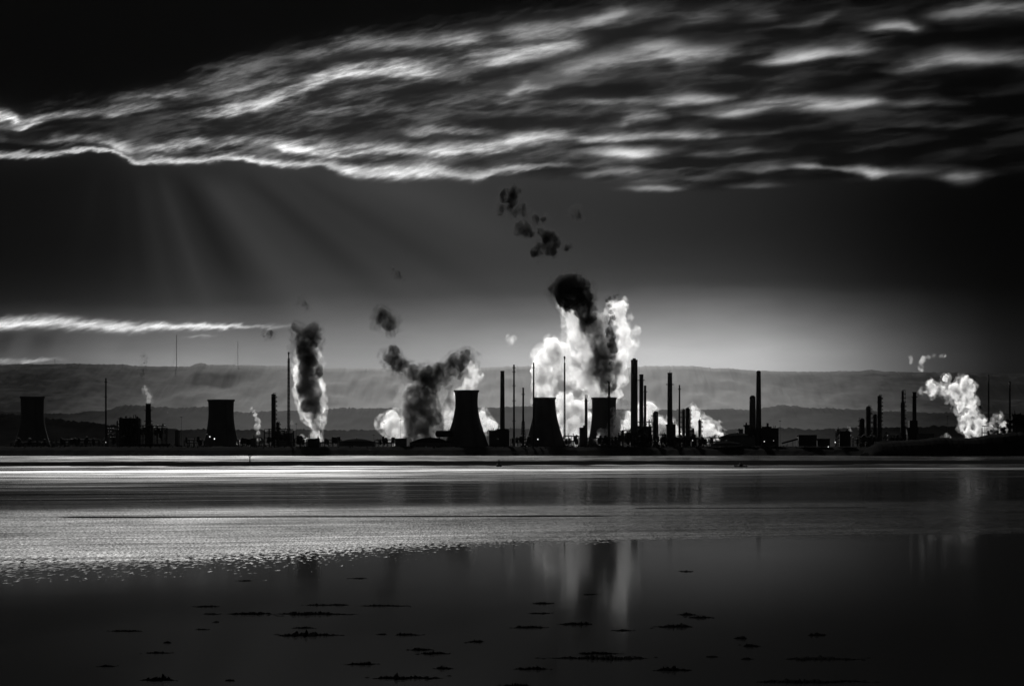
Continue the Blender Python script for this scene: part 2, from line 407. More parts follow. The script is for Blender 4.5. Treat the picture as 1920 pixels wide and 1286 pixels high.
# the headland on the right, nearer than the sea wall
g = MB(); NS = 260; NR = 12
for i in range(NS):
    px = 1634 + 900 * i / (NS - 1)
    top = interp([(1634, 848), (1640, 838), (1660, 829), (1700, 826), (1735, 824), (1770, 820), (1830, 821), (1880, 814), (1920, 810), (2100, 800), (2540, 800)], px)
    D = 3520.0
    zt = max(0.3, Z(top, D + 60)) + 0.9 * fbm(px / 7.0, 2.0) + 0.6 * fbm(px / 2.2, 8.0)
    for j in range(NR):
        t = j / (NR - 1); z = -0.4 + (zt + 0.4) * math.sin(math.pi * min(1, t * 1.15 if t < .5 else .5 + (t - .5) * .9)) ** .8
        g.v.append((X(px, D), D + 120 * t + 6 * fbm(px / 20., 1.), max(z, -0.5) if j < NR - 1 else -0.5))
for i in range(NS - 1):
    for j in range(NR - 1):
        a = i * NR + j; g.f.append((a, a + NR, a + NR + 1, a + 1))
g.f.append(tuple(range(NR)))
structure(g.build('headland_terrain', 'earth'))

# mud banks: long low swells of wet silt
def mudbank(name, y0, y1, xa, xb, tilt, zt, seed):
    mb = MB(); n = 260; r = 8
    for i in range(n):
        t = i / (n - 1); x = xa + (xb - xa) * t
        e = min(1.0, t / .04, (1 - t) / .04)
        for j in range(r):
            s = j / (r - 1)
            k = 1 + 0.35 * fbm(x / 90.0, seed + (3 if s > .5 else 0)) + .15 * fbm(x / 14.0, seed + 6)
            mid = (y0 + y1) / 2; hw = (y1 - y0) / 2 * e * k
            mb.v.append((x, mid + tilt * x + (s - .5) * 2 * hw, -0.05 + (zt + .05) * math.sin(math.pi * s) * e ** .5))
    for i in range(n - 1):
        for j in range(r - 1):
            a = i * r + j; mb.f.append((a, a + r, a + r + 1, a + 1))
    return structure(mb.build(name, 'mud', smooth=True))
mudbank('mudflat_terrain', 1440, 2060, -900, 900, 0.45, 0.42, 2.0)
mudbank('mud_ridge_terrain', 1330, 1385, -520, 60, 0.55, 0.10, 22.0)
mudbank('mud_strand_terrain', 1210, 1235, -480, 20, 0.55, 0.08, 32.0)
mudbank('tidal_bar_terrain', 337, 350, -55, 13, 0.12, 0.03, 42.0)
mudbank('tidal_spit_terrain', 380, 390, 16, 50, 0.20, 0.03, 52.0)


# ------------------------------------------------------------------ water
def build_water():
    m = bpy.data.materials.new('estuary_water'); m.use_nodes = True; nt = m.node_tree; nt.nodes.clear()
    out = nt.nodes.new('ShaderNodeOutputMaterial')
    tc = nt.nodes.new('ShaderNodeTexCoord'); sp = nt.nodes.new('ShaderNodeSeparateXYZ')
    nt.links.new(tc.outputs['Object'], sp.inputs[0])
    x, y = E(nt, sp.outputs[0]), E(nt, sp.outputs[1])
    big = noise(nt, vec(nt, x / 60.0, y / 60.0, 0), 1.0, 3, .5) - 0.5
    yb = (y - x * 0.5 + big * y * 0.03).max(20.0)
    s = yb.log10()                                   # 1.9 .. 3.7
    t = (s - 1.8) / 2.0
    def S(row): return (math.log10(EYE * F / (row - HOR)) - 1.8) / 2.0
    ruf, cov, wav = curve3(nt, t, [
        [(0, .17), (S(1050), .17), (S(1025), .175), (S(1005), .17), (S(985), .155), (S(972), .15), (S(960), .155), (S(950), .145), (S(943), .08), (S(925), .06), (S(908), .08), (S(897), .12), (S(888), .15), (S(883.5), .17), (S(882), .29), (S(880), .29), (S(878.5), .13), (S(874), .16), (S(862), .12), (S(856), .14), (1, .14)],
        [(0, .0), (S(1110), .0), (S(1092), .05), (S(1078), .18), (S(1062), .36), (S(1045), .50), (S(1030), .66), (S(1015), .86), (S(1000), 1.0), (1, 1.0)],
        [(0, .0), (S(1100), .0), (S(1060), .10), (S(1035), .25), (S(1010), .40), (S(946), .40), (S(940), .7), (S(925), .8), (S(900), .7), (S(880), .40), (S(860), .35), (1, .2)]])
    k1 = noise(nt, vec(nt, x / 120.0, s * 60.0, 0), 1.0, 5, .7); k2 = noise(nt, vec(nt, x / 40.0, s * 190.0, 5), 1.0, 3, .6)
    streak = (k1 * .6 + k2 * .4).step(.40, .64, .45, 1.75)
    far = s.step(2.60, 2.72)
    near = (k1 * .5 + k2 * .5).step(.36, .64, .82, 1.12)
    # cat's paws: flecks of wind-roughened water that thin out towards the calm foreground
    fa = noise(nt, vec(nt, x * 2.6, y * .42, 0), 1.0, 2, .5)
    fb = noise(nt, vec(nt, x * .22, y * .05, 5), 1.0, 2, .5)
    side = (x + (fb - .5) * 30.0).step(-34.0, 10.0)
    cv = cov * (1.0 - side) + cov.pow(5.0) * side
    lift = fa + (fb - .5) * .44 + cv * .78 - .86
    fleck = lift.step(-.05, .05)
    grain = noise(nt, vec(nt, x * 5.5, y * .9, 9), 1.0, 2, .6).step(.34, .66, .72, 1.22)
    nearr = fleck.mix(.055, ruf * near * grain)
    gustw = noise(nt, vec(nt, x / 16.0, y / 45.0, 12), 1.0, 4, .6).step(.34, .64, .90, 1.08)
    shelter = (x / y.max(20.0)).step(-.01, .175, 1.0, .76)
    ruf = far.mix(nearr * gustw, ruf * streak) * shelter.max(fleck.step(.9, .1) * far.mix(1.0, 0.0))
    def tilt(v, detail):
        n = nt.nodes.new('ShaderNodeTexNoise'); nt.links.new(v, n.inputs['Vector']); n.inputs['Scale'].default_value = 1.0
        n.inputs['Detail'].default_value = detail; n.inputs['Roughness'].default_value = .55
        c = nt.nodes.new('ShaderNodeSeparateColor'); nt.links.new(n.outputs['Color'], c.inputs[0])
        return E(nt, c.outputs[0]) - .5, E(nt, c.outputs[1]) - .5
    ax_, ay_ = tilt(vec(nt, x * 6.0, y * 0.9, 0), 3.0)
    bx_, by_ = tilt(vec(nt, x * 1.6, y * 0.28, 3), 2.0)
    amp = wav * fleck
    nv = vec(nt, (ax_ * 1.2 + bx_ * .7) * amp * -.9, (ay_ * .8 + by_ * .5) * amp * -.7, 1.0)
    bp = nt.nodes.new('ShaderNodeVectorMath'); bp.operation = 'NORMALIZE'; nt.links.new(nv, bp.inputs[0])
    gl = nt.nodes.new('ShaderNodeBsdfGlossy'); gl.inputs['Color'].default_value = (.12, .12, .12, 1)
    nt.links.new(ruf.s, gl.inputs['Roughness']); nt.links.new(bp.outputs[0], gl.inputs['Normal'])
    df = nt.nodes.new('ShaderNodeBsdfDiffuse'); df.inputs['Color'].default_value = (.004, .004, .004, 1)
    ad = nt.nodes.new('ShaderNodeAddShader')
    nt.links.new(gl.outputs[0], ad.inputs[0]); nt.links.new(df.outputs[0], ad.inputs[1]); nt.links.new(ad.outputs[0], out.inputs[0])
    mb = MB(); mb.add([(-9000, -200, 0), (9000, -200, 0), (9000, 4600, 0), (-9000, 4600, 0)], [(0, 1, 2, 3)])
    structure(mb.build('water', m))
build_water()


# ------------------------------------------------------------------ plant: cooling towers
def cooling_tower(label, D, xl, xr, ytop, yth, wth, bl, br, ybase=830):
    cx = X((xl + xr) / 2, D); t = thing('cooling_tower', label, 'cooling tower', cx, D, GZ, 'cooling towers of the plant')
    rt = W((xr - xl) / 2, D); rth = W(wth / 2, D); zb = GZ
    rb = W((br - bl) / 2, D); ht = Z(ytop, D) - zb; hth = Z(yth, D) - zb
    kt = math.sqrt(max(1e-4, (rt / rth) ** 2 - 1)) / max(1, ht - hth)
    hb = Z(ybase, D) - zb
    kb = math.sqrt(max(1e-4, (rb / rth) ** 2 - 1)) / max(1, hth - hb)
    prof = []
    for i in range(25):
        h = -.2 + (ht + .2) * i / 24
        k = kt if h > hth else kb
        prof.append((rth * math.sqrt(1 + (k * (h - hth)) ** 2), h))
    inner = [(r - .8, h) for r, h in reversed(prof)]
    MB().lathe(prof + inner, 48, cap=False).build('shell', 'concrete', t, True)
    MB().lathe([(rt + .1, ht - 2.2), (rt + .9, ht - 2.0), (rt + .9, ht + .3), (rt - 1.2, ht + .3), (rt - 1.2, ht - 2.2)], 48, cap=False).build('rim', 'concrete', t)
    r0 = prof[0][0]
    MB().lathe([(r0 + 4, -.4), (r0 + 4, 1.0), (r0 + 3.4, 1.0), (r0 + 3.4, -.4)], 48, cap=False).build('basin', 'concrete', t)
    # access ladder with hoops up the shell
    ld = MB(); pa = -1.1
    for (r, h), (r2, h2) in zip(prof, prof[1:]):
        for da in (-.012, .012):
            ld.tube(((r + .5) * math.cos(pa + da), (r + .5) * math.sin(pa + da), h), ((r2 + .5) * math.cos(pa + da), (r2 + .5) * math.sin(pa + da), h2), .12, 4)
    ld.build('ladder', 'steel', t)
    return t
cooling_tower('dim cooling tower standing alone at the far left edge of the plant', 4150, 38.5, 82.5, 744, 775, 42.5, 29, 94)
cooling_tower('squat cooling tower with sparkling lamps at its left foot', 4150, 390, 439, 749.5, 772, 47, 381, 446)
cooling_tower('broad black cooling tower with a steaming rim right of the grey steam bank', 4020, 852, 897.4, 732, 754, 42, 834, 914)
cooling_tower('cooling tower pouring thick white steam, a thin chimney crossing its left side', 4080, 1001.5, 1041.5, 745.5, 752, 39.4, 984, 1055, 826)
cooling_tower('cooling tower under the tallest plume, half veiled by steam at its foot', 4160, 1109.5, 1155.5, 745.5, 768, 45, 1101, 1161)


# ------------------------------------------------------------------ chimneys, columns, masts
def ring_platform(t, r, z, w=None, rail=1.3, n=20):
    w = min(2.0, .5 + r * .45)
    p = MB().lathe([(r, z), (r + w, z), (r + w, z + .7), (r, z + .7)], n, cap=False).build('platform', 'steel', t)
    rl = MB()
    for k in range(n):
        a, b = 2 * math.pi * k / n, 2 * math.pi * (k + 1) / n; q = r + w
        rl.tube((q * math.cos(a), q * math.sin(a), z), (q * math.cos(a), q * math.sin(a), z + rail), .06, 4)
        rl.tube((q * math.cos(a), q * math.sin(a), z + rail), (q * math.cos(b), q * math.sin(b), z + rail), .06, 4)
    rl.build('railing', 'steel', p)
def chimney(label, D, px, wt, wb, ytop, m='concrete', rings=(), cap='rim', tip=0, ybase=None, group=None, name='chimney', cat='chimney'):
    t = thing(name, label, cat, X(px, D), D, GZ, group)
    h = Z(ytop, D) - GZ; rt, rb = W(wt / 2, D), W(wb / 2, D)
    n = 20 if wt > 5 else 12
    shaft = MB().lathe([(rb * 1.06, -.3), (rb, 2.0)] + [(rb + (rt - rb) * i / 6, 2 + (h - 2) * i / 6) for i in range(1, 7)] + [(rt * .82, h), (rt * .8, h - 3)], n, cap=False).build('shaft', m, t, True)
    if cap == 'rim':
        MB().lathe([(rt * 1.0, h - 1.6), (rt * 1.06, h - 1.3), (rt * 1.06, h + .2), (rt * .8, h + .2), (rt * .8, h - 1.6)], n, cap=False).build('rim', m, t)
    elif cap == 'dome':
        MB().lathe([(rt * 1.02, h), (rt * .95, h + rt * .45), (rt * .7, h + rt * .8), (rt * .35, h + rt)], n).build('cap', 'roof', t, True)
    elif cap == 'flue':
        MB().lathe([(rt * 1.05, h - 1.5), (rt * 1.05, h + .3), (rt * .4, h + .3)], n, cap=False).build('rim', m, t)
        MB().lathe([(rt * .55, h), (rt * .5, h + 2.4), (rt * .42, h + 2.4), (rt * .42, h)], n, cap=False).build('flue', m, t)
    if tip:
        MB().tube((0, 0, h - 1), (0, 0, h + W(tip, D)), .5, 6, .2).build('lightning_rod', 'steel', t)
    for yr in rings:
        z = Z(yr, D) - GZ; f = (z - 2) / max(1, h - 2); ring_platform(t, rb + (rt - rb) * f, z)
    ld = MB()
    for da in (-.25, .25):
        ld.tube((rb * .2 + da, -rb - .35, 0), (rt * .2 + da, -rt - .35, h - 1), .09, 4)
    for i in range(int(h / 1.5)):
        f = i * 1.5 / h; rr = rb + (rt - rb) * f
        ld.tube((rb * .2 * (1 - f) + rt * .2 * f - .25, -rr - .35, i * 1.5), (rb * .2 * (1 - f) + rt * .2 * f + .25, -rr - .35, i * 1.5), .05, 3)
    ld.build('ladder', 'steel', t)
    return t
def lattice(mb, h, w0, w1, n, r):
    """A square braced mast."""
    pts = []
    for i in range(n + 1):
        f = i / n; w = w0 + (w1 - w0) * f; pts.append([(sx * w, sy * w, h * f) for sx, sy in ((-1, -1), (1, -1), (1, 1), (-1, 1))])
    for a, b in zip(pts, pts[1:]):
        for k in range(4):
            mb.tube(a[k], b[k], r, 4); mb.tube(a[k], b[(k + 1) % 4], r * .7, 4); mb.tube(b[k], b[(k + 1) % 4], r * .7, 4)
    return mb
def flare(label, D, px, ytop, w, bulge=0):
    """A thin riser carried by a slender lattice, with a burner tip."""
    t = thing('flare_stack', label, 'flare stack', X(px, D), D)
    h = Z(ytop, D) - GZ
    lattice(MB(), h * .93, W(w / 2, D) * 1.3, W(w / 2, D) * .75, max(8, int(h / 6)), .28).build('lattice_frame', 'steel', t)
    MB().tube((0, 0, -.3), (0, 0, h - 4), W(w * .30, D), 10, W(w * .24, D)).build('riser', 'rust', t)
    MB().lathe([(.7, h - 4.4), (1.1, h - 4), (1.2, h - 1.2), (1.5, h - .6), (1.0, h), (.6, h - .4)], 12, cap=False).build('burner_tip', 'rust', t)
    if bulge:
        for dz in (0, 5, 10):
            p = MB().lathe([(.4, h - bulge - dz), (W(w / 2, D) * 1.5, h - bulge - dz), (W(w / 2, D) * 1.5, h - bulge - dz + .3), (.4, h - bulge - dz + .3)], 12, cap=False).build('platform', 'steel', t)
    return t
def column(label, D, px, w, ytop, rings=5, side=1, group=None, narrow=0, dome=True):
    """A distillation column: vessel with domed head, ring platforms, a ladder cage and an overhead pipe."""
    t = thing('distillation_column', label, 'distillation column', X(px, D), D, GZ, group)
    h = Z(ytop, D) - GZ; r = W(w / 2, D)
    prof = [(r * 1.15, -.3), (r * 1.15, 2.5), (r, 4)]
    if narrow: prof += [(r, h - narrow - 2), (r * .62, h - narrow)]; rt = r * .62
    else: rt = r
    prof += [(rt, h - rt * .6), (rt * .85, h - rt * .25), (rt * .5, h - .1), (rt * .12, h)]
    MB().lathe(prof, 18).build('vessel', 'rust', t, True)
    for k in range(rings):
        z = h * (.30 + .66 * (k + .5) / rings) ; rr = rt if narrow and z > h - narrow - 2 else r
        vs, n = [], 9
        p = MB()
        a0 = (-.9 if side > 0 else 2.2) + (k % 2) * .4
        for i in range(n + 1):
            a = a0 + 2.6 * i / n
            for q in (rr, rr + 2.4): vs.append((q * math.cos(a), q * math.sin(a), z))
        p.add(vs, [(2 * i, 2 * i + 1, 2 * i + 3, 2 * i + 2) for i in range(n)])
        p.add([(a_, b_, c_ + 1.1) for a_, b_, c_ in vs], [(2 * i, 2 * i + 2, 2 * i + 3, 2 * i + 1) for i in range(n)])
        po = p.build('platform', 'steel', t)
        rl = MB()
        for i in range(n + 1):
            a = a0 + 2.6 * i / n; q = rr + 2.4
            rl.tube((q * math.cos(a), q * math.sin(a), z), (q * math.cos(a), q * math.sin(a), z + 1.9), .2, 4)
            if i: rl.tube((q * math.cos(a), q * math.sin(a), z + 1.9), (q * math.cos(a - 2.6 / n), q * math.sin(a - 2.6 / n), z + 1.9), .2, 4)
        rl.build('railing', 'steel', po)
    pp = MB(); sx = side * (r + .7)
    pp.tube((sx, .4, 1), (sx, .4, h + .6), .35, 8); pp.tube((sx, .4, h + .6), (0, .4, h + .9), .35, 8); pp.tube((0, .4, h + .9), (0, 0, h - .3), .35, 8)
    pp.build('overhead_pipe', 'steel', t)
    ld = MB(); sx = side * (r + .2)
    for da in (-.3, .3): ld.tube((sx, da - r * .5, 0), (sx, da - r * .5, h - 1), .09, 4)
    ld.build('ladder', 'steel', t)
    return t

chimney('very thin lone chimney rising right of the far left cooling tower', 4050, 198.5, 2.8, 3.6, 709, 'steel', (717, 745), 'rim')
chimney('thick short stack puffing a small curl of steam above the left process block', 4060, 278, 9.5, 12, 757, 'rust', (770, 790), 'rim')
column('bristling dark column beside the tall flare, left of the straight steam column', 4050, 512.5, 7.5, 738, 8, 1)
flare('tall slender lattice flare stack left of the straight column of steam', 4040, 541.3, 660, 4.2, 14)
chimney('plain tapering black chimney right of the broad cooling tower', 4030, 942, 7.4, 9.6, 695.5, 'concrete', (), 'rim')
chimney('very thin ringed chimney just right of the plain tapering chimney', 4040, 963.7, 3.0, 3.8, 684, 'steel', (690, 698, 724, 752, 790), 'rim')
chimney('shorter thin stack with a splayed foot, between two taller thin chimneys', 4030, 981, 3.2, 4.4, 727, 'steel', (740,), 'rim')
chimney('thin chimney in front of the left flank of the white steaming cooling tower', 3990, 1000.5, 2.8, 3.8, 680, 'steel', (690, 720, 760), 'rim')
flare('tall needle flare with a pointed tip standing before the white steam', 4010, 1058.6, 668, 2.6, 6)
chimney('short plain stack left of the veiled cooling tower', 4250, 1099, 5.2, 5.6, 740, 'concrete', (752,), 'rim')
chimney('thin stack trailing black smoke in front of the veiled cooling tower', 4000, 1142, 3.4, 4.6, 716, 'rust', (745,), 'rim')
chimney('tallest and thickest black chimney, stepped at the top, right of the big plume', 4010, 1189.2, 12.4, 13.6, 675, 'concrete', (), 'flue')
chimney('medium chimney with one ring, behind and right of the tallest chimney', 4120, 1202.5, 7.6, 8.4, 702, 'concrete', (713.5,), 'rim')
chimney('slim shorter stack just right of the one-ringed chimney behind the tallest', 4060, 1209.5, 4.6, 5.2, 723, 'steel', (735, 760), 'rim')
chimney('thick chimney with a ring and a lightning rod in the right-centre group', 4010, 1256, 8.6, 10.4, 699, 'concrete', (721.5,), 'rim', 5)
chimney('slender stack right of the chimney with the lightning rod', 4050, 1274, 2.6, 4.6, 722, 'steel', (730,), 'rim')
chimney('tall tapering chimney with a rounded pale top above the boiler house', 4030, 1422.3, 8.4, 11, 699, 'concrete', (), 'dome')
chimney('fat short chimney with a rounded top leaning against the tall boiler-house chimney', 4060, 1411, 11.4, 12.6, 747, 'concrete', (), 'dome')
chimney('thin pole chimney, left one of the two near the right edge', 4100, 1853.6, 2.6, 3.6, 703, 'steel', (), 'rim')
chimney('thin pole chimney nearest the right edge, faint smoke above it', 4100, 1893.4, 3.2, 4.6, 715, 'steel', (), 'rim')
chimney('smooth dark stack on a stepped base in the far right refinery unit', 4070, 1714.5, 7.4, 8.4, 735, 'rust', (745,), 'rim')
column('tall bristling column with a narrow top left of the smooth stack at far right', 4070, 1692.5, 7.4, 732, 9, 1, None, 16)
RG = 'columns of the right-hand refinery cluster'
column('shortest column, leftmost of the four clustered in the right refinery', 4110, 1616.5, 9, 784, 4, -1, RG)
column('second column from the left in the right refinery cluster, with a stepped head', 4120, 1628, 8.6, 761, 6, 1, RG)
column('plain pale-grey third column, low against the tallest in the right refinery cluster', 4150, 1641, 6.6, 776, 4, -1, RG)
column('tallest column at the right end of the right refinery cluster', 4100, 1648.8, 7.2, 741, 9, 1, RG)
column('ragged wide column right of the slender stack, before the low white steam', 4040, 1289.5, 8.5, 764, 6, 1)
column('dark column touching the left side of the ragged wide column', 4060, 1282, 5, 767, 5, -1)
column('short dark column in the steam right of the ragged columns', 4030, 1311.8, 5, 787, 4, 1)
column('stout round-headed vessel between the tallest chimney and the rod chimney', 4080, 1229.6, 9.6, 771, 3, -1)
column('small column low in the steam left of the short dark column', 4030, 1300, 4, 803, 3, -1)
column('small column with a side platform at the foot of the bristling flare-side column', 4040, 520.5, 5, 791, 4, 1)

def mast(label, D, px, ytop, ybase, w=0.5, guys=True, group=None, cat='mast', name='radio_mast'):
    zb = Z(ybase, D); t = thing(name, label, cat, X(px, D), D, zb, group)
    h = Z(ytop, D) - zb; r = W(w, D)
    lattice(MB(), h, r, r * .8, max(6, int(h / (r * 6))), r * .28).build('lattice', 'steel', t)
    if guys:
        gw = MB()
        for f in (.5, .9):
            for a in (0, 2.1, 4.2): gw.tube((0, 0, h * f), (h * .28 * math.cos(a), h * .28 * math.sin(a), 0), r * .10, 3)
        gw.build('guy_wires', 'steel', t)
    return t
mast('tall hair-thin radio mast on the hilltop above the left process block', 40350, 331, 628, 694, .55)
mast('fainter radio mast on the hilltop above the squat left cooling tower', 40350, 446, 640, 692, .35)
mast('stub mast on the dark hilltop at the far left', 40350, 103, 673, 690, .35, False)

def pole(label, D, px, ytop, w=.6, arm=True, group='lighting poles of the plant'):
    t = thing('lighting_pole', label, 'lighting pole', X(px, D), D, GZ, group)
    h = Z(ytop, D) - GZ
    MB().tube((0, 0, -.2), (0, 0, h), W(w, D) * .5, 8, W(w, D) * .32).build('pole', 'steel', t)
    hd = MB().box(-1.3, 1.3, -.3, .3, h - .3, h + .3)
    for k in (-1, 0, 1): hd.box(k * .8 - .25, k * .8 + .25, -.7, -.32, h - .6, h + .1)
    hd.build('lamp_head', 'steel', t)
pole('lighting pole right of the left process block, before the squat cooling tower', 4060, 340, 782)
pole('lighting pole between the lattice flare and the straight steam column', 4030, 555.5, 794)
pole('lighting pole at the left edge of the low white steam cloud', 3990, 720.2, 792)
pole('lighting pole in the middle of the low white steam cloud', 3985, 751.3, 787)
pole('short lighting pole left of the low white steam cloud', 4000, 701, 815)
pole('lighting pole right of the boiler house', 4020, 1462.7, 789)
pole('lighting pole left of the ragged white steam at far right', 4020, 1776.5, 780)
pole('lighting pole between the slender stack and the thick rod chimney', 4060, 1269.3, 788)


# ------------------------------------------------------------------ buildings and tanks
def block(label, D, xl, xr, ytop, name='process_building', cat='building', m='cladding', depth=22, roof=True, bits=0, windows=0, steps=()):
    cx = X((xl + xr) / 2, D); t = thing(name, label, cat, cx, D)
    hw = W((xr - xl) / 2, D); h = Z(ytop, D) - GZ
    MB().box(-hw, hw, 0, depth, -.3, h).build('wall', m, t)
    if roof: MB().box(-hw - .4, hw + .4, -.4, depth + .4, h + .003, h + .6).build('roof', 'steel', t)
    for (a, b, y) in steps:
        a_, b_ = X(a, D) - cx, X(b, D) - cx
        MB().box(a_, b_, 2, depth - 2, h + .6, Z(y, D) - GZ).build('upper_storey', m, t)
    for k in range(windows):
        x = -hw + 2 * hw * (k + .5) / windows
        fr = MB().box(x - 1.0, x + 1.0, -.08, .05, h * .45, h * .45 + 1.6).build('window', 'roof', t)
    rnd = random.Random(int(xl * 7))
    for k in range(bits):
        x = rnd.uniform(-hw * .9, hw * .9); hh = rnd.uniform(1.0, 5.0)
        if rnd.random() < .5: MB().tube((x, depth * rnd.uniform(.2, .8), h), (x, depth * .5, h + hh + 1.5), rnd.uniform(.3, .6), 8).build('vent_pipe', 'steel', t)
        else: MB().box(x - rnd.uniform(.6, 1.6), x + rnd.uniform(.6, 1.6), depth * .3, depth * .5, h + .6, h + .6 + hh * .6).build('roof_unit', 'steel', t)
    return t
def pipe_rack(label, D, xl, xr, ytop, name='pipe_rack', levels=3, seed=1, vessels=2):
    vessels = vessels * 2 + 1
    """An open steel frame with pipe runs, vessels and railings."""
    cx = X((xl + xr) / 2, D); t = thing(name, label, 'pipe rack', cx, D)
    hw = W((xr - xl) / 2, D); h = Z(ytop, D) - GZ; rnd = random.Random(seed)
    n = max(2, int(hw * 2 / 6)); fr = MB()
    for i in range(n + 1):
        x = -hw + 2 * hw * i / n; hh = h * rnd.uniform(.8, 1.05)
        for y in (0, 9): fr.tube((x, y, -.2), (x, y, hh), .45, 4)
    for l in range(1, levels + 1):
        z = h * .95 * l / levels
        for y in (0, 9): fr.tube((-hw, y, z), (hw, y, z), .28, 4)
        for i in range(n + 1):
            x = -hw + 2 * hw * i / n; fr.tube((x, 0, z), (x, 9, z), .25, 4)
    for i in range(n):
        x = -hw + 2 * hw * i / n
        if rnd.random() < .6: fr.tube((x, 0, 0), (x + 2 * hw / n, 0, h * .95 / levels), .2, 4)
    for k in range(int(hw * .5)):
        x = rnd.uniform(-hw, hw); y = rnd.uniform(0, 9); z1 = h * rnd.uniform(.7, 1.0) + rnd.choice((1, 2, 4, 7)) * rnd.random()
        fr.tube((x, y, 0), (x, y, z1), rnd.uniform(.15, .45), 6)
        if rnd.random() < .4: fr.box(x - 1.2, x + 1.2, y - 1, y + 1, z1 * .9, z1 * .9 + rnd.uniform(.2, 2.0))
    fr.build('steel_frame', 'steel', t)
    for l in range(1, levels + 1):
        pr = MB(); z = h * .95 * l / levels + .6
        for k in range(5):
            r = rnd.uniform(.25, .6); a, b = sorted((rnd.uniform(-hw, 0), rnd.uniform(0, hw)))
            pr.tube((a, 1 + k * 1.6, z), (b, 1 + k * 1.6, z), r, 8)
            if rnd.random() < .5: pr.tube((b, 1 + k * 1.6, z), (b, 1 + k * 1.6, z + rnd.uniform(1, 4)), r, 8)
        pr.build('pipe_run', 'rust', t)
    for k in range(vessels):
        x = rnd.uniform(-hw * .8, hw * .8); z = rnd.uniform(.1, .6) * h; r = rnd.uniform(1.2, 3.0)
        MB().lathe([(.2, z), (r, z + 1), (r, z + 8), (.2, z + 9)], 14, x, 4.5).build('vessel', 'rust', t, True)
    return t
def tank(label, D, xl, xr, ytop, yeave, dome=True, group='storage tanks', stair=True):
    cx = X((xl + xr) / 2, D); t = thing('storage_tank', label, 'storage tank', cx, D, GZ, group)
    r = W((xr - xl) / 2, D); h = max(2.5, Z(yeave, D) - GZ); ht = Z(ytop, D) - GZ
    MB().lathe([(r, -.3), (r, h - .4), (r + .25, h - .4), (r + .25, h)], 48, cap=False).build('shell', 'cladding', t)
    prof = []
    for i in range(9):
        f = i / 8; prof.append((r * (1 - f) + .02, h + .004 + (ht - h) * (1 - (1 - f) ** 2)))
    MB().lathe(prof, 48).build('roof', 'roof', t, True)
    rl = MB()
    for k in range(40):
        a, b = 2 * math.pi * k / 40, 2 * math.pi * (k + 1) / 40
        rl.tube((r * math.cos(a), r * math.sin(a), h), (r * math.cos(a), r * math.sin(a), h + 1.1), .06, 4)
        rl.tube((r * math.cos(a), r * math.sin(a), h + 1.1), (r * math.cos(b), r * math.sin(b), h + 1.1), .06, 4)
    rl.build('railing', 'steel', t)
    if stair:
        s = MB()
        for k in range(24):
            a = -2.4 + 1.2 * k / 24; z = h * k / 24
            s.box((r + .3) * math.cos(a) - .5, (r + .3) * math.cos(a) + .5, (r + .3) * math.sin(a) - .5, (r + .3) * math.sin(a) + .5, z, z + .15)
        s.build('stair', 'steel', t)
    MB().lathe([(.8, ht - .3), (.8, ht + 1.0), (1.2, ht + 1.2), (.2, ht + 1.7)], 12).build('vent', 'steel', t)
    return t

block('flat-topped dark process block left of the steaming stack', 4090, 223, 259, 784, bits=7, m='rust')
pipe_rack('open pipework standing before the flat-topped dark process block', 4078, 219, 263, 782, levels=5, seed=51, vessels=5)
pipe_rack('low rack of lit pipework between the thin lone chimney and the process block', 4040, 201, 221, 803, levels=4, seed=3, vessels=1)
pipe_rack('pipe rack at the foot of the steaming stack on the left', 4030, 259, 284, 796, seed=5, vessels=3)
pipe_rack('pipe rack with a sloping right end, right of the steaming stack', 4050, 285, 312, 797, seed=6, vessels=3)
block('long low pale shed on the shore below the left process block', 3935, 227, 317, 833, name='shed', m='roof', depth=16)
block('small square tower between the left process block and the squat cooling tower', 4080, 328, 334, 808, bits=1)
pipe_rack('low pipe rack left of the squat cooling tower', 4060, 345, 382, 824, seed=8, levels=2, vessels=1)
block('small hut with a stubby stack right of the squat cooling tower', 4050, 470, 479, 822, name='hut', bits=1)
pipe_rack('tangle of platforms at the foot of the bristling column and the lattice flare', 4030, 495, 550, 803, seed=12, levels=4, vessels=5)
block('flat shed behind the flare-side pipe tangle', 4100, 523, 548, 812, name='shed', bits=2)
block('dark mound-roofed burner house at the foot of the straight steam column', 4010, 576, 598, 823, name='burner_house', bits=4, m='rust')
tank('domed storage tank with a pale roof right of the straight steam column', 3990, 634, 704, 822.5, 829)
block('small square shed left of the middle domed tank', 3980, 741, 762, 822.5, name='shed', depth=14)
tank('domed storage tank at the left foot of the broad black cooling tower', 3975, 768, 846, 820, 829.5)
def drum(label, D, xl, xr, yt, yb):
    t = thing('storage_drum', label, 'storage drum', X((xl + xr) / 2, D), D)
    hw = W((xr - xl) / 2, D); r = W((yb - yt) / 2, D); zc = Z((yt + yb) / 2, D) - GZ
    mb = MB().lathe([(.1, -hw), (r * .6, -hw + .8), (r, -hw + 2.2), (r, hw - 2.2), (r * .6, hw - .8), (.1, hw)], 20)
    mb.v = [(z, x, y + zc) for x, y, z in mb.v]; mb.build('vessel', 'rust', t, True)
    for sx in (-.55, .55): MB().box(sx * hw - .8, sx * hw + .8, -r * .7, r * .7, -.2, zc - r * .6).build('saddle', 'concrete', t)
drum('big horizontal drum on saddles against the left side of the broad cooling tower', 3985, 816, 850, 807, 819)
block('boxy boiler block at the foot of the plain tapering chimney', 4000, 917, 955, 808, bits=9, m='rust', depth=30, steps=((932, 954, 804),))
pipe_rack('low pipe rack under the two thin chimneys right of the boxy boiler block', 4000, 957, 998, 823, seed=15, levels=2, vessels=2)
pipe_rack('low pipework between the lattice flare and the straight steam column', 4070, 552, 574, 821, seed=41, levels=2, vessels=3)
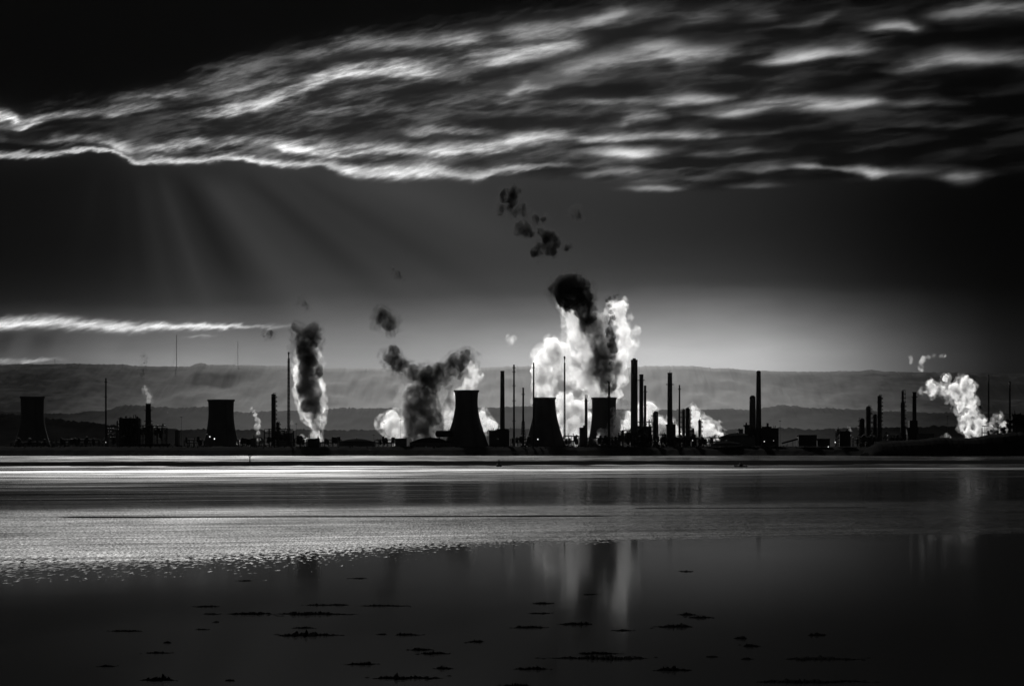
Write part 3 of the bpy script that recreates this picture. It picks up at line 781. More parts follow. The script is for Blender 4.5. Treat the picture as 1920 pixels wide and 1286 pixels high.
pipe_rack('low pipework right of the foot of the straight steam column', 4070, 600, 640, 824, seed=42, levels=2, vessels=3)
pipe_rack('low pipework right of the middle domed tank', 4080, 702, 742, 824, seed=43, levels=2, vessels=2)
pipe_rack('low pipework between the far left cooling tower and the thin lone chimney', 4080, 105, 192, 824, seed=44, levels=2, vessels=5)
pipe_rack('low pipework between the squat cooling tower and the bristling column', 4080, 446, 494, 823, seed=45, levels=2, vessels=3)
pipe_rack('dense pipework crowding the foot of the tallest chimney', 4000, 1170, 1206, 812, seed=46, levels=3, vessels=5)
pipe_rack('dense pipework in front of the rod chimney base', 3985, 1240, 1290, 821, seed=47, levels=2, vessels=4)
pipe_rack('low pipework left of the conical-roofed tank', 4080, 1352, 1396, 819, seed=48, levels=2, vessels=3)
pipe_rack('low pipework under the dim far left cooling tower', 4000, 20, 100, 829, seed=49, levels=1, vessels=2)
t_ = thing('support_derrick', 'splayed lattice derrick round the foot of the shorter thin stack', 'derrick', X(981, 4030), 4030)
lattice(MB(), Z(790, 4030) - GZ, W(5, 4030), W(2.4, 4030), 8, .35).build('lattice', 'steel', t_)
MB().box(-W(5.5, 4030), W(5.5, 4030), -W(5.5, 4030), W(5.5, 4030), -.2, 1.2).build('plinth', 'concrete', t_)
pipe_rack('pipe rack right of the white steaming cooling tower', 4000, 1056, 1086, 817, seed=17, levels=2, vessels=2)
block('square control house in the steam left of the veiled cooling tower', 4010, 1087, 1101, 802, name='control_house', bits=2)
pipe_rack('pipe tangle in front of the veiled cooling tower', 3985, 1096, 1176, 821, seed=19, levels=2, vessels=4)
pipe_rack('dark stepped pipe rack left of the tallest chimney', 4030, 1160, 1184, 806, seed=21, levels=3, vessels=3)
pipe_rack('tall pipe rack between the tallest chimney and the round-headed vessel', 4020, 1193, 1226, 789, seed=22, levels=5, vessels=6)
block('solid block at the foot of the slim stack right of the tallest chimney', 4050, 1196, 1222, 800, m='rust', bits=5)
block('stepped base block of the thick rod chimney', 4000, 1250, 1267, 796, m='rust', bits=3)
pipe_rack('pipe rack below the ragged wide column', 4010, 1268, 1312, 817, seed=25, levels=2, vessels=3)
pipe_rack('long low pipe rack right of the short dark column', 4000, 1306, 1352, 820, seed=26, levels=2, vessels=2)
pipe_rack('low rack of piping between the round-headed vessel and the rod chimney', 4000, 1222, 1252, 814, seed=27, levels=2, vessels=3)
tank('low conical-roofed tank left of the boiler house with a small hut on top', 4010, 1350, 1416, 811.5, 819)
block('small penthouse behind the conical tank roof left of the boiler house', 4060, 1385, 1393, 805.5, name='penthouse', bits=1)
tank('nearer low tank with a pale cone roof in front of the conical tank', 3960, 1333, 1392, 827, 833)
block('boiler house with a stepped roof right of the two rounded chimneys', 4020, 1427, 1460, 803, name='boiler_house', bits=5, windows=7, depth=34, steps=((1429, 1447, 799.5), (1437.5, 1441.5, 793)), m='brick')
block('low wing at the left side of the two rounded chimneys', 4020, 1396, 1405, 797, name='boiler_house_wing', bits=2, m='brick')
block('ground-level base hall under the two rounded chimneys', 4040, 1402, 1430, 806, name='base_hall', m='brick', bits=2)
block('plain square black tank house standing alone right of the boiler house', 3990, 1497.5, 1531.5, 816, name='tank_house', m='rust', depth=26)
block('lower annex against the right side of the plain tank house', 4000, 1532.5, 1556, 823, name='annex', m='rust')
t_ = thing('conveyor', 'sloping conveyor gantry left of the plain square tank house', 'conveyor', X(1482, 4000), 4000)
cv = MB(); cv.tube((-W(16, 4000), 0, Z(831, 4000) - GZ), (W(15, 4000), 0, Z(822.5, 4000) - GZ), 1.1, 4); cv.build('gantry', 'roof', t_)
lg = MB()
for f in (-.4, .3, .9): lg.tube((W(15, 4000) * f, 0, -.2), (W(15, 4000) * f, 0, Z(827 - 4 * f, 4000) - GZ), .3, 4)
lg.build('trestle', 'steel', t_)
block('compact furnace block with a derrick on its left and a wisp of steam', 4020, 1575, 1595, 809, name='furnace_block', bits=3, m='rust')
pipe_rack('slim derrick at the left corner of the furnace block', 4010, 1568.5, 1576, 804, seed=31, levels=4, vessels=0)
pipe_rack('low pipe rack under the right refinery cluster of four columns', 4050, 1600, 1662, 819, seed=32, levels=3, vessels=5)
pipe_rack('low pipe rack between the right refinery cluster and the bristling far column', 4060, 1660, 1706, 815, seed=33, levels=3, vessels=3)
block('stepped furnace base of the smooth far right stack', 4050, 1703, 1722, 802, m='rust', bits=3, steps=((1706, 1721, 788),))
tank('low tank with a pale rim below the right refinery cluster', 3980, 1640, 1690, 825.5, 830)
block('long ridge-roofed shed right of the smooth far right stack', 4030, 1722, 1752, 814, name='shed', bits=1)
pipe_rack('unlit pipe rack at the foot of the two thin poles near the right edge', 4060, 1842, 1886, 797, seed=36, levels=3, vessels=3)
block('dark block at the right edge behind the last thin pole', 4080, 1898, 1935, 778, m='rust', bits=6)

# ------------------------------------------------------------------ lamps that are lit
def lamp(label, D, px, py, s=1.0, soft=False, group=None):
    t = thing('floodlight', label, 'floodlight', X(px, D), D, Z(py, D), group)
    r = W(s, D) * .34
    MB().lathe([(r * .1, -r), (r * .75, -r * .6), (r, 0), (r * .75, r * .6), (r * .1, r)], 12).build('bulb', 'lamp_soft' if soft else 'lamp', t, True)
    MB().tube((0, .3, -r), (0, .3, GZ - Z(py, D)), .12, 5).build('bracket', 'steel', t)
LG = 'lit lamps of the plant'
lamp('bright lamp at the foot of the thin lone chimney on the left', 4020, 198.3, 829, 1.8, group=LG)
for r_ in range(4):
    for c_ in range(3):
        if (r_ + c_) % 4 != 3: lamp('dim lamp in the rows on the lit rack beside the thin lone chimney', 4025, 202.5 + 4.6 * c_ + (r_ % 2) * .6, 802.5 + 5.5 * r_, .9, True, 'rows of dim lamps on the lit rack')
lamp('twinkling lamp on the lower left flank of the squat cooling tower', 4030, 393.5, 818.5, 3.0, group=LG)
lamp('brightest lamp at the foot of the squat cooling tower', 4025, 402, 822.5, 3.6, group=LG)
lamp('dim lamp left of the twinkling one by the squat cooling tower', 4030, 388, 814, 1.2, True, LG)
for i, (a, b, w_) in enumerate(((290, 800, 'leftmost'), (296, 797, 'topmost'), (301, 806, 'middle'), (309, 797, 'rightmost'))):
    lamp(w_ + ' of four dim lamps on the rack with the sloping right end', 4035, a, b, 1.3, True, LG)
lamp('lamp shining low on the white steaming cooling tower, right of the thin chimney', 4000, 1008.6, 823.5, 3.0, group=LG)
lamp('long low strip of light below the shorter thin stack', 3960, 988, 836.5, 1.2, True, LG)
lamp('small bright lamp in front of the ragged wide column', 3990, 1298.5, 825.5, 1.8, group=LG)
for a, w_ in ((1225.5, 'left'), (1231.5, 'middle'), (1237, 'right')): lamp(w_ + ' one of three tiny lamps below the round-headed vessel', 3990, a, 826.5, 1.0, True, LG)
lamp('lamp low on the boiler house, near its left corner', 4000, 1433, 827.5, 2.2, group=LG)
lamp('lamp low on the boiler house, near its right corner', 4000, 1450.5, 826, 2.0, True, LG)
lamp('bright lamp on the shore left of the furnace block', 3970, 1553, 837.5, 2.2, group=LG)
lamp('lamp halfway up between the annex and the furnace block', 3990, 1566, 829, 2.6, group=LG)
lamp('dim lamp on the rack right of the four refinery columns', 4040, 1664, 816, 1.4, True, LG)
lamp('dim lamp at the foot of the boxy boiler block', 3985, 934, 822.5, 1.0, True, LG)
lamp('dim lamp low in the black shore below the plain tapering chimney', 3950, 935, 838.5, 1.0, True, LG)
lamp('lamp glinting under the broken steam near the right edge', 3990, 1874, 811, 1.3, group=LG)
lamp('hillside lamp above the pipe rack left of the squat cooling tower', 13000, 314.5, 773, 1.0, True, LG)

# ------------------------------------------------------------------ scrub along the shore
def scrub():
    mb = MB(); rnd = random.Random(4)
    for i in range(9000):
        px = rnd.uniform(-60, 1990); D = 3720 + (px / 1920.) * 260 + rnd.uniform(45, 150)
        dens = .5 + .8 * fbm(px / 60., 4.4)
        if rnd.random() > dens: continue
        x, z = X(px, D), 10.5 + rnd.uniform(0, 3.4) * (0.6 + .6 * dens); s = rnd.uniform(.5, 1.3)
        d = [Vector((rnd.gauss(0, 1), rnd.gauss(0, 1), rnd.gauss(0, 1))) * s for _ in range(3)]
        c = Vector((x, D, z)); mb.add([c + v for v in d], [(0, 1, 2)])
    o = mb.build('scrub', 'leaf'); o['kind'] = 'stuff'; o['label'] = 'dark scrub growing along the top of the shore bank'; o['category'] = 'scrub'
scrub()
def tree(label, D, px, ytop, ybase, w, seed, group):
    zb = Z(ybase, D); t = thing('tree', label, 'tree', X(px, D), D, zb, group)
    h = Z(ytop, D) - zb; r = W(w / 2, D); rnd = random.Random(seed)
    tr = MB(); tr.tube((0, 0, -.5), (0, 0, h * .7), h * .03, 6, h * .012)
    for k in range(9):
        a = rnd.uniform(0, 6.28); z0 = h * rnd.uniform(.25, .6)
        tr.tube((0, 0, z0), (r * .7 * math.cos(a), r * .7 * math.sin(a), z0 + h * rnd.uniform(.15, .3)), h * .012, 5, .05)
    tr.build('trunk', 'leaf', t)
    cr = MB(); clumps = [(rnd.uniform(-.7, .7) * r, rnd.uniform(-.7, .7) * r, h * rnd.uniform(.4, .88), r * rnd.uniform(.25, .5)) for _ in range(16)]
    for k in range(1500):
        cx, cy, cz, cr_ = rnd.choice(clumps); v = Vector((rnd.gauss(0, .5), rnd.gauss(0, .5), rnd.gauss(0, .45))) * cr_ + Vector((cx, cy, cz))
        s = rnd.uniform(.25, .6); cr.add([v + Vector((rnd.gauss(0, 1), rnd.gauss(0, 1), rnd.gauss(0, 1))) * s for _ in range(3)], [(0, 1, 2)])
    cr.build('crown', 'leaf', t)
TG = 'trees on the right headland'
for i, (px, yt, w, lab) in enumerate(((1893, 783, 16, 'dark tree on the headland at the foot of the last thin pole'), (1906, 772, 20, 'tallest dark tree on the headland by the right edge'), (1919, 776, 20, 'dark tree cut by the right edge of the picture'),
                                     (1880, 800, 14, 'low dark tree left of the last thin pole'))):
    tree(lab, 3600, px, yt, 816, w, 40 + i, TG)

# ------------------------------------------------------------------ marks and craft on the water
def on_water(D, px, name, label, cat, group=None): return thing(name, label, cat, X(px, D), D, 0.0, group)
D = 1420
t = on_water(D, 468.6, 'channel_marker', 'tall channel marker post with a dark basket top standing in the shallows', 'channel marker')
MB().tube((0, 0, -1), (0, 0, Z(856, D)), .34, 8, .26).build('post', 'steel', t)
h = Z(850, D)
cg = MB()
for k in range(8):
    a = k * math.pi / 4; cg.tube((.15 * math.cos(a), .15 * math.sin(a), h - 2.0), (1.0 * math.cos(a), 1.0 * math.sin(a), h - .9), .07, 4); cg.tube((1.0 * math.cos(a), 1.0 * math.sin(a), h - .9), (1.0 * math.cos(a), 1.0 * math.sin(a), h), .07, 4)
cg.lathe([(.98, h - .9), (1.06, h - .9), (1.06, h), (.98, h)], 12, cap=False).build('topmark_basket', 'steel', t)
MB().lathe([(.5, -.6), (.5, .25), (.3, .4)], 12).build('foot_collar', 'concrete', t)
D = 1370
t = on_water(D, 935.6, 'buoy', 'dark pillar buoy with a pointed cage top on the bright water', 'buoy')
rb = W(5.2, D)
MB().lathe([(rb * .7, -.5), (rb, -.1), (rb, .7), (rb * .8, 1.0), (rb * .45, 1.15)], 20).build('float', 'rust', t, True)
tw_ = MB()
for k in range(4):
    a = k * math.pi / 2 + .4; tw_.tube((rb * .55 * math.cos(a), rb * .55 * math.sin(a), 1.1), (.18 * math.cos(a), .18 * math.sin(a), 2.7), .1, 5)
tw_.lathe([(rb * .42, 1.5), (rb * .36, 2.0)], 8, cap=False).build('cage', 'steel', t)
MB().lathe([(.3, 2.65), (.32, 2.9), (.18, 3.2), (.05, 3.4)], 10).build('lantern', 'steel', t)
D = 1320
t = on_water(D, 1389, 'barge', 'flat dark barge with a small deckhouse lying still on the water', 'barge')
hw = W(12.5, D)
hull = MB(); n = 13
pr = []
for i in range(n):
    f = -1 + 2 * i / (n - 1); wy = 1.2 * (1 - abs(f) ** 4 * .5); zz = .62 + .18 * abs(f) ** 3
    pr += [(f * hw * .94, -wy * .8, -.3), (f * hw, -wy, zz), (f * hw, wy, zz), (f * hw * .94, wy * .8, -.3)]
hull.add(pr, [(4 * i + k, 4 * i + (k + 1) % 4, 4 * i + 4 + (k + 1) % 4, 4 * i + 4 + k) for i in range(n - 1) for k in range(4)] + [(3, 2, 1, 0), tuple(4 * (n - 1) + k for k in range(4))])
hull.build('hull', 'rust', t)
MB().box(-W(3, D), W(3.4, D), -.7, .7, .6, 1.6).build('deckhouse', 'rust', t)
MB().tube((W(.5, D), 0, 1.6), (W(.5, D), 0, 2.3), .12, 6).build('funnel', 'rust', t)
MB().tube((-W(9, D), 0, .6), (-W(9, D), 0, 1.4), .06, 6).build('bow_post', 'steel', t)

# ------------------------------------------------------------------ floating wrack in the foreground
WRACK = [  # (left, right, row, thickness, label)
    (360, 412, 1137, 3, 'thin weed strip, topmost on the left side of the calm water'),
    (420, 512, 1151, 5, 'long dark weed raft left of the centre pair in the upper row'),
    (380, 412, 1151, 2.5, 'short weed scrap touching the left end of the long upper raft'),
    (520, 672, 1151, 7, 'longest ragged weed raft in the upper row left of centre'),
    (572, 620, 1134, 2.5, 'thin weed thread above the longest ragged raft'),
    (612, 656, 1134, 3, 'small weed strip just above the right end of the longest raft'),
    (672, 770, 1135.5, 3, 'long needle-thin weed line right of the longest ragged raft'),
    (400, 412, 1166, 2.5, 'tiny weed speck under the long upper-left raft'),
    (205, 268, 1183, 3.5, 'lone thin weed strip far out on the left'),
    (365, 392, 1180, 2, 'small weed thread between the left strip and the double raft'),
    (545, 592, 1177, 2.5, 'thin weed line above the double raft'),
    (520, 645, 1191, 8, 'ragged double weed raft with a lumpy right end'),
    (740, 792, 1190, 4.5, 'weed strip with a thick right end right of the double raft'),
    (706, 726, 1189, 2.5, 'tiny weed pair before the strip with the thick right end'),
    (875, 908, 1203, 4, 'short weed strip standing alone near the centre'),
    (768, 816, 1218, 4, 'upper one of two stacked weed strips left of centre'),
    (788, 846, 1225, 4.5, 'lower one of two stacked weed strips left of centre'),
    (642, 706, 1245, 4, 'thin weed strip low on the left of the two stacked ones'),
    (816, 852, 1253, 5, 'short thick weed strip below the two stacked ones'),
    (697, 834, 1271, 8, 'long thick weed raft near the bottom left of centre'),
    (962, 1028, 1176, 6, 'dark weed raft left of the reflected dark plume'),
    (1044, 1112, 1170, 5, 'weed strip lying across the reflected dark plume'),
    (996, 1042, 1131, 3, 'thin weed line at the top left of the reflected plume'),
    (988, 1034, 1149.5, 2.5, 'fainter thin weed line under the top one by the reflected plume'),
    (1092, 1120, 1114, 2.5, 'small weed line high between the two bright reflections'),
    (1150, 1186, 1181.5, 3, 'small weed strip below the bright steam reflection'),
    (1028, 1218, 1234, 10, 'broadest ragged weed raft, low under the reflected plume'),
    (1084, 1165, 1225, 5, 'weed strip along the upper edge of the broadest raft'),
    (960, 1028, 1254, 5, 'weed strip left below the broadest raft'),
    (1228, 1300, 1174.5, 6, 'tapering weed raft with a thick right end right of the bright reflection'),
    (1274, 1308, 1152, 4, 'small upper strip of the pair right of the bright reflection'),
    (1290, 1342, 1157.5, 4, 'lower longer strip of the pair right of the bright reflection'),
    (1228, 1300, 1256, 5.5, 'weed strip low on the right with a thick right end'),
    (1272, 1300, 1071, 2.5, 'high thin weed line right of the bright steam reflection'),
    (1374, 1402, 1196.5, 5, 'short thick weed clump on the right, upper of two'),
    (1392, 1426, 1211, 5, 'weed clump on the right, lower of two'),
    (1322, 1348, 1231, 2.5, 'thin weed thread below the two right clumps'),
    (1390, 1410, 1235, 3, 'tiny weed scrap right of the thin thread below the right clumps'),
    (1514, 1552, 1190.5, 5, 'dim weed clump far to the right'),
    (1470, 1622, 1235, 13, 'wide dim weed patch in the dark lower right'),
    (1416, 1640, 1278, 12, 'wide dim weed patch on the bottom edge at the right'),
    (260, 328, 1275, 8, 'thick weed raft near the bottom left corner'),
    (184, 218, 1249, 3, 'thin weed strip in the dark lower left'),
    (270, 320, 1224, 3.5, 'weed strip above the bottom left raft'),
    (306, 322, 1205, 3, 'small weed clump above the bottom left strip'),
    (420, 442, 1276, 2.5, 'tiny weed strip right of the thick bottom left raft'),
    (940, 1000, 1286, 5, 'weed raft cut by the bottom edge at the centre'),
    (446, 474, 1088.5, 2, 'highest small weed line on the left by the glitter'),
    (655, 690, 1084, 2, 'highest thin weed line left of centre'),
]
def wrack(l, r, row, th, lab):
    D = EYE * F / (row - HOR); hw = W((r - l) / 2, D); depth = max(.25, th * D * D / (EYE * F) * .55)
    seed = l * .37 + row; rnd = random.Random(int(seed * 10))
    mb = MB(); n = 90; rr = 5
    tail = rnd.choice((-1, 1))
    for i in range(n):
        f = -1 + 2 * i / (n - 1)
        g = (1 + .45 * f * tail) if th > 3.5 else 1.0
        e = max(0.0, 1 - abs(f) ** 2.2) * g
        k = max(0.02, e * (.35 + .9 * abs(fbm(f * 4.5, seed)) + .9 * abs(fbm(f * 14.0, seed + 3))))
        off = depth * .35 * fbm(f * 2.5, seed + 7)
        for j in range(rr):
            s = -1 + 2 * j / (rr - 1)
            hz = (.02 + .10 * min(1, th / 6)) * k * (1 - s * s) * (1 + .8 * fbm(f * 40, j * 3., seed))
            mb.v.append((f * hw, off + s * depth * .5 * k + .1 * depth * fbm(f * 30, seed + j), max(hz, -.01) if 0 < j < rr - 1 else -.02))
    for i in range(n - 1):
        for j in range(rr - 1):
            a = i * rr + j; mb.f.append((a, a + rr, a + rr + 1, a + 1))
    rest = MB()
    for k in range(int(3 + hw * 3)):                       # loose fronds round the raft
        f = rnd.uniform(-1.25, 1.2); x = f * hw; y = rnd.gauss(0, depth * .4); L = rnd.uniform(.03, .10) + hw * .05
        mb.add([(x - L, y, -.01), (x, y - depth * .06 - .04, .012), (x + L, y, -.01), (x, y + depth * .06 + .04, .012), (x, y, .03)], [(0, 1, 4), (1, 2, 4), (2, 3, 4), (3, 0, 4)])
    o = mb.build('seaweed_raft', 'weed'); o.location = (X((l + r) / 2, D), D, 0.0)
    tag(o, lab, 'seaweed', 'rafts of weed floating on the calm water')
for a in WRACK: wrack(*a)


# ------------------------------------------------------------------ steam and smoke
def vol(name, dens, col, aniso, lo, hi, scale, absorb=None, rate=0.22):
    m = bpy.data.materials.new(name); m.use_nodes = True; nt = m.node_tree; nt.nodes.clear()
    out = nt.nodes.new('ShaderNodeOutputMaterial'); v = nt.nodes.new('ShaderNodeVolumePrincipled')
    tc = nt.nodes.new('ShaderNodeTexCoord')
    mp = nt.nodes.new('ShaderNodeMapping'); mp.inputs['Scale'].default_value = (1, 1, .8)
    nt.links.new(tc.outputs['Object'], mp.inputs[0])
    k = noise(nt, mp.outputs[0], scale, 5, .66, .5).step(lo, hi)
    nt.links.new((k * dens).s, v.inputs['Density'])
    v.inputs['Color'].default_value = (col, col, col, 1); v.inputs['Anisotropy'].default_value = aniso
    nt.links.new(v.outputs[0], out.inputs['Volume'])
    m.cycles.volume_step_rate = rate
    return m
M['steam'] = vol('white_steam', .16, .98, .60, .36, .60, .085)
M['ragged'] = vol('ragged_steam', .24, .98, .60, .43, .60, .10)
M['bright'] = vol('sunlit_steam', .10, .985, .62, .33, .58, .085)
M['grey_veil'] = vol('grey_veil', .045, .45, .40, .44, .68, .10)  # veil round the shade-coloured grey steam
M['thin_steam'] = vol('thin_white_steam', .06, .98, .60, .42, .64, .11)
M['core'] = vol('self_shaded_steam_core', .30, .42, .30, .38, .62, .08)  # self-shade of thick steam put into a darker scattering colour
M['grey'] = vol('shade_grey_steam', .24, .42, .45, .38, .62, .08)  # shaded copy of the white steam, shade put into its colour
M['shaded_steam'] = vol('cloud_shaded_steam', .24, .09, .30, .38, .64, .08)  # steam in cloud shadow: the shade is painted as low albedo
M['smoke'] = vol('smoke_and_shaded_steam', .30, .03, .30, .38, .62, .08)  # real smoke in the trail; elsewhere cloud shade painted into steam
M['wisp'] = vol('cloud_shaded_wisp', .34, .03, .30, .43, .64, .06)  # steam wisps with the cloud's shade put into their colour
M['steam_veil'] = vol('steam_veil', .042, .98, .62, .44, .70, .10)
M['smoke_and_shade_veil'] = vol('smoke_and_shade_veil', .05, .05, .30, .44, .70, .10)  # veil for the smoke trail and for steam painted as shaded

def cloud_mesh(name, blobs, D, seed, swell, vox, squash=1.0):
    vox *= .8
    bm = bmesh.new(); rnd = random.Random(seed)
    for b in blobs:
        px, py, r = b[:3]; px += rnd.gauss(0, .13) * r; py += rnd.gauss(0, .08) * r; r *= rnd.uniform(.85, 1.15); dd = D + (b[3] if len(b) > 3 else rnd.uniform(-.5, .5) * W(r, D))
        R_ = W(r, D)
        c = Vector((X(px, D), dd, Z(py, D)))
        g = bmesh.ops.create_icosphere(bm, subdivisions=3, radius=R_)
        for v in g['verts']: v.co = c + Vector((v.co.x, v.co.y * squash, v.co.z))
        for k in range(5):                       # lumps on the surface
            d = Vector((rnd.gauss(0, 1), rnd.gauss(0, .8), rnd.gauss(0, 1))).normalized() * R_ * .72
            g = bmesh.ops.create_icosphere(bm, subdivisions=2, radius=R_ * rnd.uniform(.35, .6))
            for v in g['verts']: v.co += c + d
    me = bpy.data.meshes.new(name); bm.to_mesh(me); bm.free()
    o = bpy.data.objects.new(name, me); COL.objects.link(o)
    rm = o.modifiers.new('r', 'REMESH'); rm.mode = 'VOXEL'; rm.voxel_size = vox
    dg = bpy.context.evaluated_depsgraph_get(); dg.update()
    me2 = bpy.data.meshes.new_from_object(o.evaluated_get(dg)); o.modifiers.clear(); o.data = me2
    bpy.data.meshes.remove(me)
    me2.update()
    nrm = [v.normal.copy() for v in me2.vertices]
    for v, n in zip(me2.vertices, nrm):
        p = v.co
        a = mnoise.fractal(p / 16.0, 1.0, 2.0, 2) ; b_ = abs(mnoise.fractal(p / 7.0 + Vector((seed, 0, 0)), 1.0, 2.1, 3))
        v.co = p + n * swell * (a * 3.0 + b_ * 2.6 + 1.1 * mnoise.fractal(p / 3.2, 1.0, 2.0, 2) - .9)
    # origin at the foot
    zs = min(v.co.z for v in me2.vertices); xs = [v.co.x for v in me2.vertices]
    org = Vector(((min(xs) + max(xs)) / 2, D, zs))
    for v in me2.vertices: v.co -= org
    o.location = org
    return o
def plume(name, label, cat, D, parts, seed=1, swell=1.0, vox=1.7, group=None):
    """parts: list of (part name, material, blobs). One part only: the thing itself is the mesh."""
    full = []
    for pn, m, bl in parts:                     # every billow is wrapped in a thin torn veil of its own
        full.append((pn, m, bl))
        if m == 'grey': full.append(('grey_veil', 'grey_veil', [(b[0], b[1], b[2] * 1.15 + 3.0) for b in bl]))
        elif m in ('steam', 'ragged', 'bright'): full.append(('steam_veil', 'steam_veil', [(b[0], b[1], b[2] * 1.24 + 4.5) for b in bl]))
        elif m in ('smoke', 'shaded_steam', 'wisp'): full.append(('smoke_and_shade_veil', 'smoke_and_shade_veil', [(b[0], b[1], b[2] * 1.28 + 4.5) for b in bl]))
    parts = full
    if len(parts) == 1:
        o = cloud_mesh(name, parts[0][2], D, seed, swell, vox); o.data.materials.append(M[parts[0][1]])
        tag(o, label, cat, group); return o
    b0 = parts[0][2][0]
    t = thing(name, label, cat, X(b0[0], D), D, Z(b0[1], D), group)
    for i, (pn, m, bl) in enumerate(parts):
        o = cloud_mesh(pn, bl, D, seed + i, swell, vox); o.data.materials.append(M[m])
        loc = o.location.copy(); o.parent = t; o.location = loc - t.location
    return t

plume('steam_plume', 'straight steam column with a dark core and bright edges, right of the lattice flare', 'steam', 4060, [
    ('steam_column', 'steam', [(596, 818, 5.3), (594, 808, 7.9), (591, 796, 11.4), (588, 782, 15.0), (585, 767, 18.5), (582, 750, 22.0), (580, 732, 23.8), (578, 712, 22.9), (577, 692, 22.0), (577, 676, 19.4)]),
    ('shaded_core', 'core', [(595, 812, 5), (592, 800, 8), (588, 786, 11), (592, 770, 12), (580, 764, 14), (584, 748, 17), (592, 735, 14), (574, 730, 15), (584, 716, 17), (572, 706, 13), (588, 698, 15), (576, 688, 16), (584, 676, 16), (572, 668, 15)]),
    ('shaded_top', 'shaded_steam', [(578, 668, 20), (577, 652, 21), (577, 638, 20), (578, 626, 19), (590, 628, 11), (562, 618, 9), (552, 612, 6), (600, 634, 6)])], 3)  # top darkened by colour to stand for cloud shadow
plume('steam_plume', 'low bright steam cloud with two lighting poles in it, left of the grey steam bank', 'steam', 4120, [
    ('steam_cloud', 'steam', [(752, 812, 12), (742, 803, 17), (728, 796, 14), (758, 800, 16), (735, 785, 12), (718, 797, 8), (770, 803, 9), (745, 820, 9)])], 5)
plume('steam_bank', 'broad grey steam bank spreading into two dark wings, left of the broad cooling tower', 'steam', 4160, [
    ('steam_bank', 'grey', [(795, 815, 22), (790, 795, 27), (800, 770, 27), (770, 760, 22), (785, 745, 25), (775, 775, 18), (812, 745, 18), (815, 780, 16), (808, 720, 20)]),
    ('left_shaded_wing', 'shaded_steam', [(795, 708, 15), (776, 700, 15), (762, 693, 14), (748, 683, 15), (736, 672, 17), (725, 668, 9), (738, 662, 11)]),
    ('right_shaded_wing', 'shaded_steam', [(808, 705, 18), (825, 697, 19), (842, 690, 20), (858, 682, 19), (869, 674, 14), (872, 664, 9), (860, 700, 12), (835, 712, 12)])], 7, 1.1)
plume('steam_plume', 'bright upright steam ribbon between the grey bank and the broad cooling tower', 'steam', 4110, [
    ('steam_ribbon', 'steam', [(833, 806, 8), (839, 795, 9), (841, 778, 11), (843, 760, 13), (845, 742, 13), (845, 727, 10), (828, 808, 7)])], 9)
plume('steam_plume', 'thin veil of steam lifting off the rim of the broad cooling tower', 'steam', 4020, [
    ('steam_veil', 'thin_steam', [(866, 735, 9), (880, 732, 9), (872, 725, 11), (885, 715, 14), (890, 700, 14), (886, 688, 11)])], 11)
plume('steam_plume', 'lumpy white steam tongue right of the broad cooling tower', 'steam', 4120, [
    ('steam_tongue', 'steam', [(903, 776, 7), (908, 786, 9), (915, 793, 10), (922, 798, 9), (928, 802, 7), (912, 803, 8)])], 13)
plume('steam_plume', 'thick white steam rolling up from the cooling tower crossed by a thin chimney', 'steam', 4095, [
    ('steam_column', 'bright', [(1021, 744, 15), (1019, 728, 15), (1018, 712, 16), (1021, 694, 20), (1028, 674, 21), (1016, 678, 13), (1045, 668, 22), (1062, 680, 20), (1040, 650, 14), (1030, 645, 9), (1055, 655, 13), (1078, 690, 17)])], 15, 1.1)
plume('steam_plume', 'tallest plume, a shade-coloured black head over sunlit steam above the veiled cooling tower', 'steam', 4170, [
    ('steam_column', 'bright', [(1132, 740, 20), (1125, 724, 20), (1112, 708, 21), (1096, 712, 17), (1104, 690, 22), (1098, 668, 21), (1092, 646, 20), (1084, 626, 18), (1075, 606, 16), (1064, 588, 12), (1055, 572, 9), (1110, 655, 16), (1085, 705, 16)]),
    ('shaded_stem', 'grey', [(1140, 725, 16), (1140, 702, 22), (1130, 680, 24), (1136, 658, 22), (1124, 640, 22), (1112, 620, 21), (1100, 600, 20), (1120, 605, 16), (1152, 690, 15)]),
    ('shaded_head', 'smoke', [(1098, 592, 17), (1094, 575, 21), (1084, 556, 25), (1072, 542, 27), (1052, 552, 20), (1044, 540, 15), (1075, 525, 17), (1092, 538, 17), (1062, 562, 18)]),  # steam head in cloud shadow, its shade given by dark colour
    ('sunlit_edge', 'bright', [(1157, 740, 8), (1155, 724, 9), (1162, 706, 13), (1168, 684, 12), (1170, 662, 13), (1174, 642, 14), (1170, 620, 16), (1162, 600, 15), (1160, 582, 14), (1166, 572, 10)])], 17, 1.2)
plume('steam_veil', 'thin steam veil drifting across the right side of the veiled cooling tower', 'steam', 4060, [
    ('steam_veil', 'thin_steam', [(1150, 800, 10), (1162, 788, 13), (1158, 770, 12), (1168, 756, 11), (1164, 806, 12), (1150, 818, 9), (1128, 812, 8), (1140, 822, 9)])], 71)
plume('smoke_trail', 'narrow twisting trail of black smoke from the thin stack before the tallest plume', 'smoke', 4000, [
    ('smoke_trail', 'smoke', [(1142, 714, 3.5), (1143, 704, 4), (1145, 693, 5), (1148, 682, 6), (1150, 670, 7), (1150, 657, 9), (1147, 645, 10), (1145, 632, 10), (1143, 619, 8), (1146, 606, 7), (1148, 595, 7), (1145, 584, 5), (1142, 574, 5), (1139, 564, 4.5), (1144, 559, 4), (1152, 555, 4), (1159, 553, 3)])], 19, .5, 1.1)
